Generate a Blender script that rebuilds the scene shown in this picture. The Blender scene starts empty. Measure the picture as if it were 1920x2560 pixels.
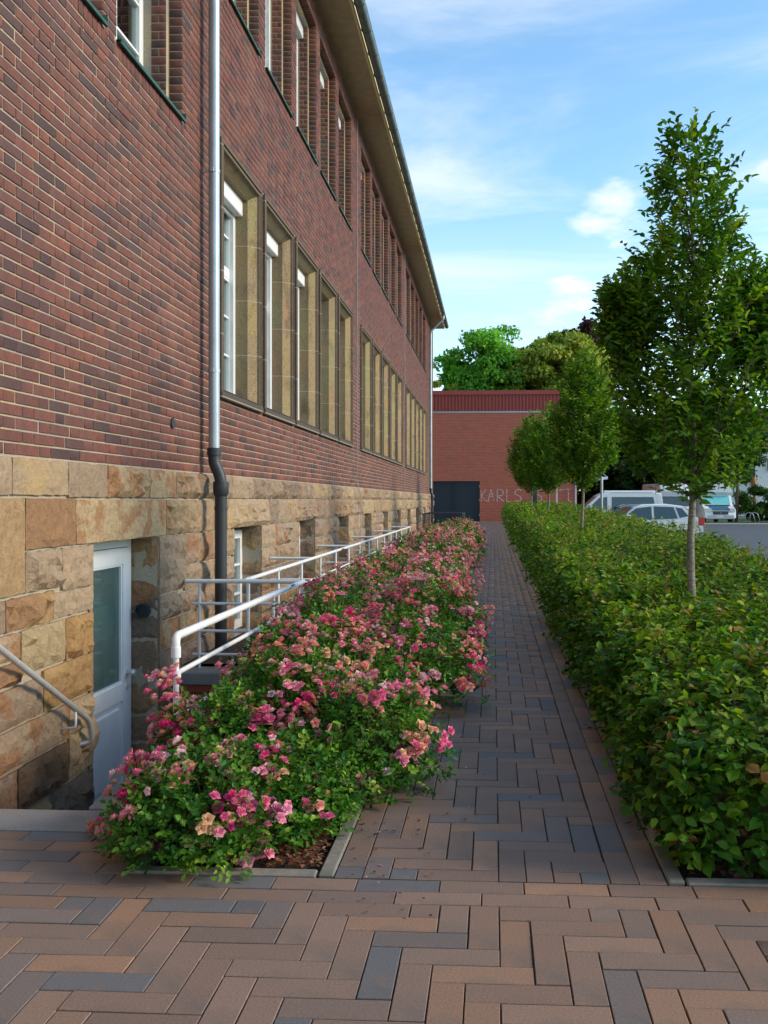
import bpy, math, random
import numpy as np
from mathutils import Vector, Matrix, noise
R = math.radians
rng = np.random.default_rng(7)
random.seed(7)
sc = bpy.context.scene
col = sc.collection

# ------------------------------------------------------------------ camera
F, CX, CY, CH = 2290.0, 1113.0, 1250.0, 1.385          # focal length and principal point in photograph pixels
YAW = R(3.0)
cd = bpy.data.cameras.new('camera'); cam = bpy.data.objects.new('camera', cd); col.objects.link(cam)
cam.location = (0, 0, CH); cam.rotation_euler = (R(90), 0, YAW)
cd.sensor_width = 36; cd.lens = 36 * F / 2560
cd.shift_x = (960 - CX) / 2560; cd.shift_y = (CY - 1280) / 2560
cd.clip_end = 3000; cd.clip_start = 0.05
sc.camera = cam
def proj(X, Y, Z):
    c, s = math.cos(YAW), math.sin(YAW)
    d = -X * s + Y * c
    return CX + F * (X * c + Y * s) / d, CY - F * (Z - CH) / d, d

# ------------------------------------------------------------------ light
SUN_E, SUN_AZ = R(26), R(-4)                            # azimuth from +X towards +Y
sd = Vector((math.cos(SUN_E) * math.cos(SUN_AZ), math.cos(SUN_E) * math.sin(SUN_AZ), math.sin(SUN_E)))
ld = bpy.data.lights.new('sun', 'SUN'); ld.energy = 1.7; ld.angle = R(16); ld.color = (1.0, 0.84, 0.64)
sun = bpy.data.objects.new('sun', ld); col.objects.link(sun)
sun.rotation_euler = sd.to_track_quat('Z', 'Y').to_euler(); sun.location = (30, 5, 30)
wd = bpy.data.worlds.new('World'); sc.world = wd; wd.use_nodes = True
def build_world():
    nt = wd.node_tree; N = nt.nodes; L = nt.links
    for n in list(N): N.remove(n)
    def nd(t, **k):
        n = N.new(t)
        for a, b in k.items(): setattr(n, a, b)
        return n
    def math_(op, a, b=None, clamp=False):
        n = nd('ShaderNodeMath', operation=op, use_clamp=clamp)
        for i, v in enumerate((a, b)):
            if v is None: continue
            if isinstance(v, (int, float)): n.inputs[i].default_value = v
            else: L.new(v, n.inputs[i])
        return n.outputs[0]
    def ramp(v, a, b):
        n = nd('ShaderNodeMapRange', interpolation_type='SMOOTHSTEP'); L.new(v, n.inputs[0])
        n.inputs[1].default_value = a; n.inputs[2].default_value = b; return n.outputs[0]
    out = nd('ShaderNodeOutputWorld'); bg = nd('ShaderNodeBackground')
    sky = nd('ShaderNodeTexSky', sky_type='NISHITA', sun_disc=False)
    sky.sun_elevation = SUN_E; sky.sun_rotation = math.atan2(sd.x, sd.y)
    sky.air_density = 1.0; sky.dust_density = 0.2; sky.ozone_density = 1.5
    tc = nd('ShaderNodeTexCoord'); sep = nd('ShaderNodeSeparateXYZ'); L.new(tc.outputs['Generated'], sep.inputs[0])
    zz = math_('ADD', sep.outputs[2], 0.12)
    px = math_('DIVIDE', sep.outputs[0], zz); py = math_('DIVIDE', sep.outputs[1], zz)
    # cirrus: long streaks high up
    cb = nd('ShaderNodeCombineXYZ')
    L.new(math_('ADD', math_('MULTIPLY', px, 0.55), math_('MULTIPLY', py, -0.25)), cb.inputs[0])
    L.new(math_('ADD', math_('MULTIPLY', py, 1.3), math_('MULTIPLY', px, 0.35)), cb.inputs[1])
    n1 = nd('ShaderNodeTexNoise'); n1.inputs['Scale'].default_value = 1.15; n1.inputs['Detail'].default_value = 7; n1.inputs['Roughness'].default_value = 0.6
    n1.inputs['Distortion'].default_value = 0.7; L.new(cb.outputs[0], n1.inputs['Vector'])
    cir = math_('MULTIPLY', ramp(n1.outputs[0], 0.40, 0.80), 0.66)
    # thin veil that whitens the lower sky, where one looks through more cloud
    veil = math_('MULTIPLY', ramp(sep.outputs[2], 0.36, 0.0), 0.72)
    n2 = nd('ShaderNodeTexNoise'); n2.inputs['Scale'].default_value = 2.6; n2.inputs['Detail'].default_value = 6
    mp = nd('ShaderNodeMapping'); mp.inputs['Scale'].default_value = (1, 1, 2.6); L.new(tc.outputs['Generated'], mp.inputs[0]); L.new(mp.outputs[0], n2.inputs['Vector'])
    veil = math_('MULTIPLY', veil, ramp(n2.outputs[0], 0.25, 0.62))
    # small cumulus puffs over the trees
    n3 = nd('ShaderNodeTexNoise'); n3.inputs['Scale'].default_value = 11; n3.inputs['Detail'].default_value = 7; n3.inputs['Roughness'].default_value = 0.6
    L.new(mp.outputs[0], n3.inputs['Vector'])
    puff = None
    for (x, y, r) in ((1540, 500, .060), (1480, 570, .055), (1930, 430, .050), (1560, 590, .075), (1800, 720, .10), (1380, 760, .11)):
        u, v = (x - CX) / F, (CY - y) / F
        c, s = math.cos(YAW), math.sin(YAW)
        d = Vector((u * c - s, u * s + c, v)).normalized()
        dd = nd('ShaderNodeVectorMath', operation='SUBTRACT'); L.new(tc.outputs['Generated'], dd.inputs[0]); dd.inputs[1].default_value = d
        sc_ = nd('ShaderNodeVectorMath', operation='MULTIPLY'); L.new(dd.outputs[0], sc_.inputs[0]); sc_.inputs[1].default_value = (1, 1, 1.7)
        ln = nd('ShaderNodeVectorMath', operation='LENGTH'); L.new(sc_.outputs[0], ln.inputs[0])
        g = ramp(ln.outputs['Value'], r * 1.5, 0.0)
        puff = g if puff is None else math_('MAXIMUM', puff, g)
    pf = math_('MULTIPLY', ramp(math_('ADD', math_('MULTIPLY', puff, 0.5), math_('MULTIPLY', n3.outputs[0], 0.75)), 0.70, 0.98), 0.75)
    n4 = nd('ShaderNodeTexNoise'); n4.inputs['Scale'].default_value = 3.1; n4.inputs['Detail'].default_value = 8; n4.inputs['Roughness'].default_value = 0.55
    L.new(mp.outputs[0], n4.inputs['Vector'])
    wide = math_('MULTIPLY', ramp(n4.outputs[0], 0.56, 0.72), math_('MULTIPLY', ramp(sep.outputs[2], 0.55, 0.15), 0.55))
    m = math_('MAXIMUM', math_('MAXIMUM', cir, veil), math_('MAXIMUM', pf, wide), clamp=True)
    mix = nd('ShaderNodeMix', data_type='RGBA'); L.new(m, mix.inputs[0]); tn = nd('ShaderNodeMix', data_type='RGBA', blend_type='MULTIPLY'); tn.inputs[0].default_value = 1.0; L.new(sky.outputs[0], tn.inputs[6]); tn.inputs[7].default_value = (.78, .96, .98, 1); L.new(tn.outputs[2], mix.inputs[6])
    mix.inputs[7].default_value = (4.0, 4.0, 3.95, 1)
    L.new(mix.outputs[2], bg.inputs[0]); bg.inputs[1].default_value = 0.15
    L.new(bg.outputs[0], out.inputs[0])
build_world()
vs = sc.view_settings; vs.view_transform = 'Standard'; vs.look = 'None'; vs.gamma = 1.0; vs.exposure = 1.08; vs.use_curve_mapping = False
sc.cycles.max_bounces = 8; sc.cycles.transparent_max_bounces = 12
sc.cycles.use_denoising = True

# ------------------------------------------------------------------ materials
MATS = {}
class NT:
    def __init__(s, name):
        s.m = bpy.data.materials.new(name); s.m.use_nodes = True
        s.t = s.m.node_tree; s.N = s.t.nodes; s.L = s.t.links
        s.b = s.N['Principled BSDF']; MATS[name] = s.m
    def n(s, t, **k):
        x = s.N.new(t)
        for a, b in k.items(): setattr(x, a, b)
        return x
    def setv(s, sock, v):
        if isinstance(v, (int, float)): sock.default_value = v
        elif isinstance(v, (tuple, list)): sock.default_value = tuple(v) + ((1,) if len(v) == 3 and len(sock.default_value) == 4 else ())
        else: s.L.new(v, sock)
    def coord(s): return s.n('ShaderNodeTexCoord').outputs['Object']
    def noise(s, scale, detail=5, rough=0.55, vec=None, stretch=None, dist=0):
        x = s.n('ShaderNodeTexNoise'); x.inputs['Scale'].default_value = scale; x.inputs['Detail'].default_value = detail
        x.inputs['Roughness'].default_value = rough; x.inputs['Distortion'].default_value = dist
        v = vec if vec is not None else s.coord()
        if stretch:
            mp = s.n('ShaderNodeMapping'); mp.inputs['Scale'].default_value = stretch; s.L.new(v, mp.inputs[0]); v = mp.outputs[0]
        s.L.new(v, x.inputs['Vector']); return x.outputs[0]
    def ramp(s, v, a, b, lo=0.0, hi=1.0):
        x = s.n('ShaderNodeMapRange'); s.L.new(v, x.inputs[0])
        for i, q in zip((1, 2, 3, 4), (a, b, lo, hi)): x.inputs[i].default_value = q
        return x.outputs[0]
    def mix(s, f, a, b, mode='MIX'):
        x = s.n('ShaderNodeMix', data_type='RGBA', blend_type=mode)
        s.setv(x.inputs[0], f); s.setv(x.inputs[6], a); s.setv(x.inputs[7], b); return x.outputs[2]
    def math(s, op, a, b):
        x = s.n('ShaderNodeMath', operation=op); s.setv(x.inputs[0], a); s.setv(x.inputs[1], b); return x.outputs[0]
    def bump(s, h, strength=0.3, dist=0.01):
        x = s.n('ShaderNodeBump'); x.inputs['Strength'].default_value = strength; x.inputs['Distance'].default_value = dist
        s.L.new(h, x.inputs['Height']); s.L.new(x.outputs[0], s.b.inputs['Normal'])
    def attr(s): 
        x = s.n('ShaderNodeAttribute'); x.attribute_name = 'Col'; return x.outputs['Color']
    def ocol(s): return s.n('ShaderNodeObjectInfo').outputs['Color']
    def orand(s): return s.n('ShaderNodeObjectInfo').outputs['Random']
    def base(s, c): s.setv(s.b.inputs['Base Color'], c)
    def p(s, **k):
        for a, v in k.items(): s.b.inputs[a.replace('_', ' ')].default_value = v
        return s

def grainy(name, c1, c2, scale=30, rough=0.8, bump=0.2, dist=0.004, big=None, metallic=0, spec=0.5):
    t = NT(name); f = t.noise(scale, 6)
    c = t.mix(t.ramp(f, .3, .7), c1, c2)
    if big: c = t.mix(t.ramp(t.noise(big[0], 4), .42, .62), c, big[1])
    t.base(c); t.p(Roughness=rough, Metallic=metallic); t.b.inputs['Specular IOR Level'].default_value = spec
    if bump: t.bump(f, bump, dist)
    return t.m
def masonry(name, src, kind):
    t = NT(name); c = t.attr() if src == 'a' else t.ocol()
    if kind == 'brick':
        f = t.noise(38, 6, .62); g = t.noise(9, 4, .6)
        c = t.mix(t.ramp(f, .30, .72), t.mix(1.0, c, (.72, .68, .70), 'MULTIPLY'), t.mix(1.0, c, (1.18, 1.14, 1.10), 'MULTIPLY'))
        c = t.mix(t.ramp(g, .55, .72, 0, .75), c, (.085, .045, .045))
        c = t.mix(t.ramp(t.noise(1.1, 5, .6), .56, .75, 0, .28), c, (.24, .17, .14))
        c = t.mix(t.ramp(t.noise(1.6, 6, .65, None, (1, 2.2, .22)), .54, .74, 0, .5), c, (.075, .045, .04))
        t.base(c); t.p(Roughness=.82); t.bump(f, .5, .004)
    elif kind == 'stone':
        v = t.coord(); r = t.orand()
        add = t.n('ShaderNodeVectorMath', operation='ADD'); t.L.new(v, add.inputs[0])
        cb = t.n('ShaderNodeCombineXYZ'); t.L.new(t.math('MULTIPLY', r, 90.0), cb.inputs[0]); t.L.new(t.math('MULTIPLY', r, 37.0), cb.inputs[2]); t.L.new(cb.outputs[0], add.inputs[1])
        w = add.outputs[0]
        f = t.noise(26, 8, .66, w); g = t.noise(3.3, 6, .62, w, dist=.5); h = t.noise(90, 3, .6, w)
        c = t.mix(t.ramp(f, .28, .72), t.mix(1.0, c, (.66, .62, .58), 'MULTIPLY'), t.mix(1.0, c, (1.15, 1.12, 1.08), 'MULTIPLY'))
        rust = t.math('MULTIPLY', t.ramp(g, .50, .56, 0, 1), t.ramp(r, .66, .70, 0, .72))
        c = t.mix(rust, c, t.mix(t.ramp(f, .3, .7), (.21, .085, .03), (.38, .17, .06)))
        yel = t.math('MULTIPLY', t.ramp(t.noise(2.1, 5, .6, w), .50, .62, 0, 1), t.ramp(r, .26, .16, 0, .5))
        c = t.mix(yel, c, (.50, .33, .13))
        c = t.mix(t.ramp(t.noise(5.5, 6, .7, w), .60, .78, 0, .7), c, (.10, .075, .06))
        t.base(c); t.p(Roughness=.88)
        t.bump(t.math('ADD', t.math('MULTIPLY', f, 1.0), t.math('MULTIPLY', h, .3)), .9, .022)
    elif kind == 'paver':
        f = t.noise(120, 4, .65); g = t.noise(4.3, 4, .55); s2 = t.noise(240, 2, .5)
        c = t.mix(t.ramp(f, .3, .72), t.mix(1.0, c, (.74, .74, .74), 'MULTIPLY'), t.mix(1.0, c, (1.16, 1.14, 1.12), 'MULTIPLY'))
        c = t.mix(t.ramp(g, .50, .70, 0, .45), c, (.125, .112, .105))
        c = t.mix(t.ramp(t.noise(1.3, 6, .65), .52, .72, 0, .4), c, (.10, .085, .07))
        c = t.mix(t.ramp(t.noise(7.5, 4, .55), .56, .72, 0, .35), c, (.30, .175, .10))
        c = t.mix(t.ramp(s2, .70, .76, 0, .5), c, (.42, .38, .34))
        t.base(c); t.p(Roughness=.72); t.bump(f, .35, .0025)
    return t.m
for k in ('brick', 'stone', 'paver'):
    masonry(k, 'o', k); masonry(k + '_field', 'a', k)
def leafmat(name, rough=.52, trans=.36, tint=(1.2, 1.3, .40), sheen=.22):
    t = NT(name); c = t.attr(); t.base(c); t.p(Roughness=rough); t.b.inputs['Specular IOR Level'].default_value = sheen
    tr = t.n('ShaderNodeBsdfTranslucent'); t.L.new(t.mix(1.0, c, tint, 'MULTIPLY'), tr.inputs[0])
    mx = t.n('ShaderNodeMixShader'); mx.inputs[0].default_value = trans
    t.L.new(t.b.outputs[0], mx.inputs[1]); t.L.new(tr.outputs[0], mx.inputs[2]); t.L.new(mx.outputs[0], t.N['Material Output'].inputs[0])
    return t.m
leafmat('leaf'); leafmat('rose_leaf', .36, .28); leafmat('petal', .65, .26, (1.0, 1.0, 1.0), .15); leafmat('far_leaf', .55, .42)
def flat(name, c, rough=.5, metallic=0.0, spec=.5, coat=0.0, bump=None, var=.12, vscale=6):
    t = NT(name)
    f = t.noise(vscale, 5, .6)
    t.base(t.mix(t.ramp(f, .3, .7), tuple(v * (1 - var) for v in c), tuple(min(1, v * (1 + var)) for v in c)))
    t.p(Roughness=rough, Metallic=metallic); t.b.inputs['Specular IOR Level'].default_value = spec; t.b.inputs['Coat Weight'].default_value = coat
    if bump: t.bump(t.noise(bump[0], 4), bump[1], bump[2])
    return t.m
grainy('mortar', (.34, .27, .165), (.48, .40, .26), 60, .95, .5, .004, (3.0, (.30, .27, .22)))
grainy('stone_joint', (.30, .25, .18), (.42, .36, .27), 50, .95, .5, .006)
grainy('joint_sand', (.050, .042, .034), (.090, .075, .060), 160, 1, .4, .003)
grainy('concrete', (.20, .17, .135), (.30, .26, .21), 40, .9, .35, .004, (2.5, (.15, .15, .12)))
grainy('granite', (.15, .14, .13), (.30, .285, .27), 170, .8, .4, .003, (3, (.20, .18, .155)))
grainy('soil', (.045, .030, .022), (.10, .065, .045), 45, 1, .9, .03)
grainy('asphalt', (.045, .047, .052), (.085, .087, .095), 140, .8, .4, .003, (.6, (.075, .078, .084)))
grainy('turf', (.035, .055, .018), (.075, .10, .03), 18, 1, .6, .03)
grainy('pavement_grey', (.20, .195, .19), (.27, .26, .25), 50, .9, .3, .004)
grainy('plaster', (.74, .73, .70), (.80, .79, .77), 9, .9, .1, .003)
grainy('soffit', (.34, .25, .14), (.44, .33, .19), 5, .85, .1, .003)
grainy('soffit_edge', (.60, .47, .22), (.70, .56, .30), 9, .8, .1, .003)
flat('zinc', (.40, .45, .48), .40, .55, .5, 0, None, .14, 3)
flat('cast_iron', (.030, .036, .040), .5, .2, .5, 0, (60, .2, .002))
flat('gutter', (.13, .16, .15), .45, .5, .5, 0, None, .25, 4)
flat('copper', (.025, .085, .062), .6, .2, .5, 0, None, .35, 14)
flat('white_paint', (.74, .75, .75), .38, 0, .5, 0, (45, .05, .002), .05, 5)
flat('rail_paint', (.72, .72, .71), .42, 0, .5, 0, (70, .12, .002), .07, 22)
flat('steel', (.62, .61, .58), .30, .45, .5, 0, None, .08, 30)
flat('black_rubber', (.018, .018, .019), .8)
flat('car_white', (.72, .73, .74), .25, 0, .5, .6, None, .02)
flat('car_dark', (.045, .055, .07), .25, .3, .5, .7, None, .05)
flat('car_blue', (.020, .10, .17), .25, .2, .5, .7, None, .05)
flat('car_silver', (.40, .42, .44), .35, .5, .5, .3, None, .06)
flat('car_glass', (.03, .055, .06), .05, 0, .8)
flat('sunshade', (.16, .52, .52), .15, 0, .6)
flat('light_lens', (.55, .58, .60), .1, .3, .8)
flat('tail_red', (.45, .02, .02), .2, 0, .6)
flat('plate', (.62, .66, .68), .5)
flat('gate_paint', (.018, .026, .034), .55, 0, .4, 0, (20, .1, .003), .15)
flat('clad_red', (.32, .055, .04), .5, 0, .4, 0, None, .12, 2)
flat('dark_panel', (.035, .037, .042), .5)
flat('galv', (.38, .42, .44), .45, .6, .5, 0, None, .12, 8)
flat('wood', (.33, .17, .06), .7, 0, .4, 0, (30, .3, .004), .25, 8)
flat('roof_tile', (.10, .045, .035), .8, 0, .3, 0, (8, .5, .02), .25, 4)
flat('chalk', (.62, .42, .40), .95, 0, .2, 0, None, .15, 9)
flat('interior', (.03, .03, .03), .9)
flat('curtain', (.45, .47, .45), .9)
flat('reflection_sheet', (.34, .46, .42), .9)
flat('paper', (.55, .75, .72), .9)
def bark(name, a, b, stretch):
    t = NT(name); f = t.noise(22, 7, .65, None, stretch); g = t.noise(9, 4, .6)
    c = t.mix(t.ramp(f, .35, .68), a, b); c = t.mix(t.ramp(g, .55, .7, 0, .6), c, (.085, .085, .045))
    t.base(c); t.p(Roughness=.9); t.bump(f, .5, .006); return t.m
bark('bark', (.13, .105, .075), (.33, .29, .22), (1, 1, 3.5)); bark('bark_dark', (.045, .03, .02), (.12, .085, .055), (3, 3, .5))
bark('twig', (.10, .055, .03), (.19, .12, .065), (1, 1, 1)); bark('rose_stem', (.07, .09, .02), (.17, .16, .05), (1, 1, 1))
def sandstone():
    t = NT('sandstone'); c = t.attr(); f = t.noise(70, 6, .7); g = t.noise(6, 5, .65, None, (1, 1, .6)); vor = t.n('ShaderNodeTexVoronoi'); vor.inputs['Scale'].default_value = 34
    t.L.new(t.coord(), vor.inputs['Vector'])
    c = t.mix(t.ramp(f, .3, .7), t.mix(1.0, c, (.62, .6, .56), 'MULTIPLY'), t.mix(1.0, c, (1.22, 1.2, 1.16), 'MULTIPLY'))
    c = t.mix(t.ramp(vor.outputs['Distance'], .26, .12, 0, .8), c, (.06, .045, .03))
    c = t.mix(t.ramp(g, .54, .74, 0, .55), c, (.13, .10, .06))
    c = t.mix(t.ramp(t.noise(3.1, 7, .72, None, (1, 1, .45)), .54, .70, 0, .75), c, (.07, .055, .04))
    sp = t.n('ShaderNodeSeparateXYZ'); t.L.new(t.coord(), sp.inputs[0])
    j = t.math('FRACT', t.math('DIVIDE', t.math('ADD', sp.outputs[2], .13), .64), 0.0)
    c = t.mix(t.ramp(j, .022, .012, 0, .8), c, (.42, .36, .26))
    t.base(c); t.p(Roughness=.93); t.bump(f, .9, .010)
sandstone()
def hallbrick():
    t = NT('hall_brick'); v = t.coord()
    mp = t.n('ShaderNodeMapping'); mp.inputs['Rotation'].default_value = (R(90), 0, 0); t.L.new(v, mp.inputs[0])
    sp = t.n('ShaderNodeSeparateXYZ'); t.L.new(v, sp.inputs[0]); cb = t.n('ShaderNodeCombineXYZ')
    t.L.new(t.math('ADD', sp.outputs[0], sp.outputs[1]), cb.inputs[0]); t.L.new(sp.outputs[2], cb.inputs[1])
    b = t.n('ShaderNodeTexBrick'); t.L.new(cb.outputs[0], b.inputs['Vector'])
    for k, q in {'Scale': 1.0, 'Mortar Size': .010, 'Brick Width': .30, 'Row Height': .098, 'Bias': -.2}.items(): b.inputs[k].default_value = q
    b.inputs['Color1'].default_value = (.44, .090, .045, 1); b.inputs['Color2'].default_value = (.34, .066, .036, 1); b.inputs['Mortar'].default_value = (.40, .21, .14, 1)
    n = t.noise(.7, 5, .6, None, (1, 1, 3)); c = t.mix(t.ramp(n, .60, .72, 0, .55), b.outputs[0], (.20, .10, .07))
    t.base(c); t.p(Roughness=.85); t.bump(b.outputs['Fac'], -.4, .008)
hallbrick()
def glass(name, tint, refl=.10):
    t = NT(name); tr = t.n('ShaderNodeBsdfTransparent'); tr.inputs[0].default_value = tint + (1,)
    gl = t.n('ShaderNodeBsdfGlossy'); gl.inputs['Roughness'].default_value = .02; gl.inputs[0].default_value = (.92, .96, .96, 1)
    lw = t.n('ShaderNodeFresnel'); lw.inputs['IOR'].default_value = 1.5
    mx = t.n('ShaderNodeMixShader'); t.L.new(t.math('ADD', lw.outputs[0], refl), mx.inputs[0])
    t.L.new(tr.outputs[0], mx.inputs[1]); t.L.new(gl.outputs[0], mx.inputs[2]); t.L.new(mx.outputs[0], t.N['Material Output'].inputs[0])
glass('window_glass', (.55, .62, .60)); glass('door_glass', (.75, .88, .85), .05)
def reflection_film():  # door pane with the teal reflection of its surroundings mixed in as colour
    t = NT('reflection_film'); t.base(t.mix(t.ramp(t.noise(3, 4, .6, None, (1, 1, .4)), .3, .7), (.085, .15, .14), (.13, .20, .185))); t.p(Roughness=.06); t.b.inputs['Specular IOR Level'].default_value = .6
    tr = t.n('ShaderNodeBsdfTransparent'); tr.inputs[0].default_value = (.8, .92, .9, 1); mx = t.n('ShaderNodeMixShader'); mx.inputs[0].default_value = .62
    t.L.new(tr.outputs[0], mx.inputs[1]); t.L.new(t.b.outputs[0], mx.inputs[2]); t.L.new(mx.outputs[0], t.N['Material Output'].inputs[0])
reflection_film()

# ------------------------------------------------------------------ object helpers
def link(o, parent=None, kind=None):
    col.objects.link(o)
    if parent is not None:
        o.parent = parent
        o.matrix_parent_inverse = Matrix.Translation(-Vector(LOC.get(parent.name, (0, 0, 0))))
    if kind: o['kind'] = kind
    return o
LOC = {}
def thing(name, label, cat, loc, group=None):
    o = bpy.data.objects.new(name, None); col.objects.link(o); o.location = loc; o.empty_display_size = .2
    LOC[o.name] = tuple(loc); o['label'] = label; o['category'] = cat
    if group: o['group'] = group
    return o
def tag(o, label, cat, group=None):
    o['label'] = label; o['category'] = cat
    if group: o['group'] = group
    return o
def np_mesh(name, V, Fc, C=None, smooth=False, mat=None):
    V = np.asarray(V, np.float32); Fc = np.asarray(Fc, np.int32); k = Fc.shape[1]
    me = bpy.data.meshes.new(name); me.vertices.add(len(V)); me.vertices.foreach_set('co', V.ravel())
    me.loops.add(Fc.size); me.loops.foreach_set('vertex_index', Fc.ravel())
    me.polygons.add(len(Fc)); me.polygons.foreach_set('loop_start', np.arange(0, Fc.size, k, dtype=np.int32))
    if smooth: me.polygons.foreach_set('use_smooth', np.ones(len(Fc), bool))
    me.update(calc_edges=True)
    if C is not None:
        C = np.asarray(C, np.float32)
        if C.shape[1] == 3: C = np.concatenate([C, np.ones((len(C), 1), np.float32)], 1)
        a = me.color_attributes.new('Col', 'FLOAT_COLOR', 'POINT'); a.data.foreach_set('color', C.ravel())
    if mat: me.materials.append(MATS[mat])
    return me
def np_obj(name, V, Fc, mat, parent=None, C=None, smooth=False, kind=None):
    return link(bpy.data.objects.new(name, np_mesh(name, V, Fc, C, smooth, mat)), parent, kind)
class MB:
    def __init__(s): s.v = []; s.f = []; s.c = []
    def face(s, pts, c=None):
        i = len(s.v); s.v += [tuple(p) for p in pts]; s.f.append(tuple(range(i, i + len(pts))))
        if c is not None: s.c += [c] * len(pts)
    def box(s, x0, x1, y0, y1, z0, z1, c=None):
        i = len(s.v); s.v += [(x, y, z) for z in (z0, z1) for y in (y0, y1) for x in (x0, x1)]
        for q in ((0, 2, 3, 1), (4, 5, 7, 6), (0, 1, 5, 4), (2, 6, 7, 3), (0, 4, 6, 2), (1, 3, 7, 5)): s.f.append(tuple(i + k for k in q))
        if c is not None: s.c += [c] * 8
    def cbox(s, x0, x1, y0, y1, z0, z1, b):
        """box with chamfered edges"""
        i = len(s.v); xs, ys, zs = (x0, x1), (y0, y1), (z0, z1); P = {}
        for a in (0, 1):
            for d in (0, 1):
                for e in (0, 1):
                    x, y, z = xs[a], ys[d], zs[e]; sx, sy, sz = (b, -b)[a], (b, -b)[d], (b, -b)[e]
                    for k, q in enumerate(((x, y + sy, z + sz), (x + sx, y, z + sz), (x + sx, y + sy, z))):
                        P[(a, d, e, k)] = len(s.v); s.v.append(q)
        def add(*k): s.f.append(tuple(P[q] for q in k))
        for a in (0, 1):
            o = [(0, 0), (1, 0), (1, 1), (0, 1)]
            if a == 0: o = o[::-1]
            add(*[(a, d, e, 0) for d, e in o]); add(*[(e, a, d, 1) for d, e in o]); add(*[(d, e, a, 2) for d, e in o])
        for d in (0, 1):
            for e in (0, 1):
                def fl(l, flip): return l[::-1] if flip else l
                add(*fl([(0, d, e, 1), (1, d, e, 1), (1, d, e, 2), (0, d, e, 2)], d == e))
                add(*fl([(d, 0, e, 0), (d, 1, e, 0), (d, 1, e, 2), (d, 0, e, 2)], d != e))
                add(*fl([(d, e, 0, 0), (d, e, 1, 0), (d, e, 1, 1), (d, e, 0, 1)], d == e))
                for a in (0, 1): add(*fl([(a, d, e, 0), (a, d, e, 1), (a, d, e, 2)], (a + d + e) % 2 == 0))
    def tube(s, pts, r, n=8, cap=True):
        pts = [Vector(p) for p in pts]; m = len(pts); rr = r if isinstance(r, (list, tuple)) else [r] * m
        t0 = (pts[1] - pts[0]).normalized(); up = Vector((0, 0, 1)) if abs(t0.z) < .9 else Vector((1, 0, 0))
        u = t0.cross(up).normalized(); base = len(s.v)
        for i, p in enumerate(pts):
            t = (pts[min(i + 1, m - 1)] - pts[max(i - 1, 0)]).normalized()
            u = (u - t * u.dot(t)).normalized(); w = t.cross(u)
            for k in range(n):
                a = 2 * math.pi * k / n; s.v.append(tuple(p + (u * math.cos(a) + w * math.sin(a)) * rr[i]))
        for i in range(m - 1):
            for k in range(n):
                a = base + i * n + k; b = base + i * n + (k + 1) % n; s.f.append((a, b, b + n, a + n))
        if cap:
            s.f.append(tuple(base + k for k in range(n))[::-1]); s.f.append(tuple(base + (m - 1) * n + k for k in range(n)))
    def build(s, name, mat, parent=None, smooth=False, kind=None, auto=None, label=None):
        me = bpy.data.meshes.new(name); me.from_pydata(s.v, [], s.f)
        if s.c:
            a = me.color_attributes.new('Col', 'FLOAT_COLOR', 'POINT'); a.data.foreach_set('color', np.array([list(c) + [1] for c in s.c], np.float32).ravel())
        if smooth: me.polygons.foreach_set('use_smooth', [True] * len(me.polygons))
        me.materials.append(MATS[mat]); o = bpy.data.objects.new(name, me); link(o, parent, kind)
        if auto:
            import bmesh
            bm = bmesh.new(); bm.from_mesh(me); bmesh.ops.recalc_face_normals(bm, faces=bm.faces)
            for e in bm.edges:
                if len(e.link_faces) == 2 and e.calc_face_angle(0) > R(auto): e.smooth = False
            bm.to_mesh(me); bm.free()
        if label: o['label'] = label
        return o
def copy_tree(o, parent=None, off=None):
    c = o.copy(); col.objects.link(c)
    if parent is not None: c.parent = parent
    if off is not None: c.location = o.location + Vector(off)
    for ch in o.children:
        copy_tree(ch, c)
    return c
def bend(pts, r, n=5):
    """round the corners of a polyline"""
    pts = [Vector(p) for p in pts]; out = [pts[0]]
    for i in range(1, len(pts) - 1):
        a, b, c = pts[i - 1], pts[i], pts[i + 1]; d1 = (a - b).normalized(); d2 = (c - b).normalized()
        rr = min(r, (a - b).length * .49, (c - b).length * .49); p, q = b + d1 * rr, b + d2 * rr
        for k in range(n + 1):
            t = k / n; out.append(p * (1 - t) ** 2 + b * 2 * t * (1 - t) + q * t * t)
    return out + [pts[-1]]
# ------------------------------------------------------------------ ground, road, path
XW = -2.764
HOLE = (-3.4, -1.62, 3.96, 7.72)                       # cellar stairwell, open to below
def sheet_with_hole(name, mat, x0, x1, y0, y1, z, hole):
    m = MB(); a, b, c, d = hole
    for (p, q, r, s) in ((x0, a, y0, y1), (b, x1, y0, y1), (a, b, y0, c), (a, b, d, y1)):
        m.face([(p, r, z), (q, r, z), (q, s, z), (p, s, z)])
    return m.build(name, mat, kind='structure')
g = sheet_with_hole('ground', 'turf', -600, 900, -300, 1500, -.262, HOLE)
m = MB(); m.box(2.72, 60, -25, 56.5, -.26, -.205); m.build('road', 'asphalt', kind='structure')
m = MB(); m.box(8.5, 60, 57.2, 60.2, -.258, -.10); m.build('pavement', 'pavement_grey', kind='structure')
m = MB(); m.box(2.74, 8.4, 47, 58.9, -.203, -.197); m.build('yard', 'pavement_grey', kind='structure')

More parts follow.
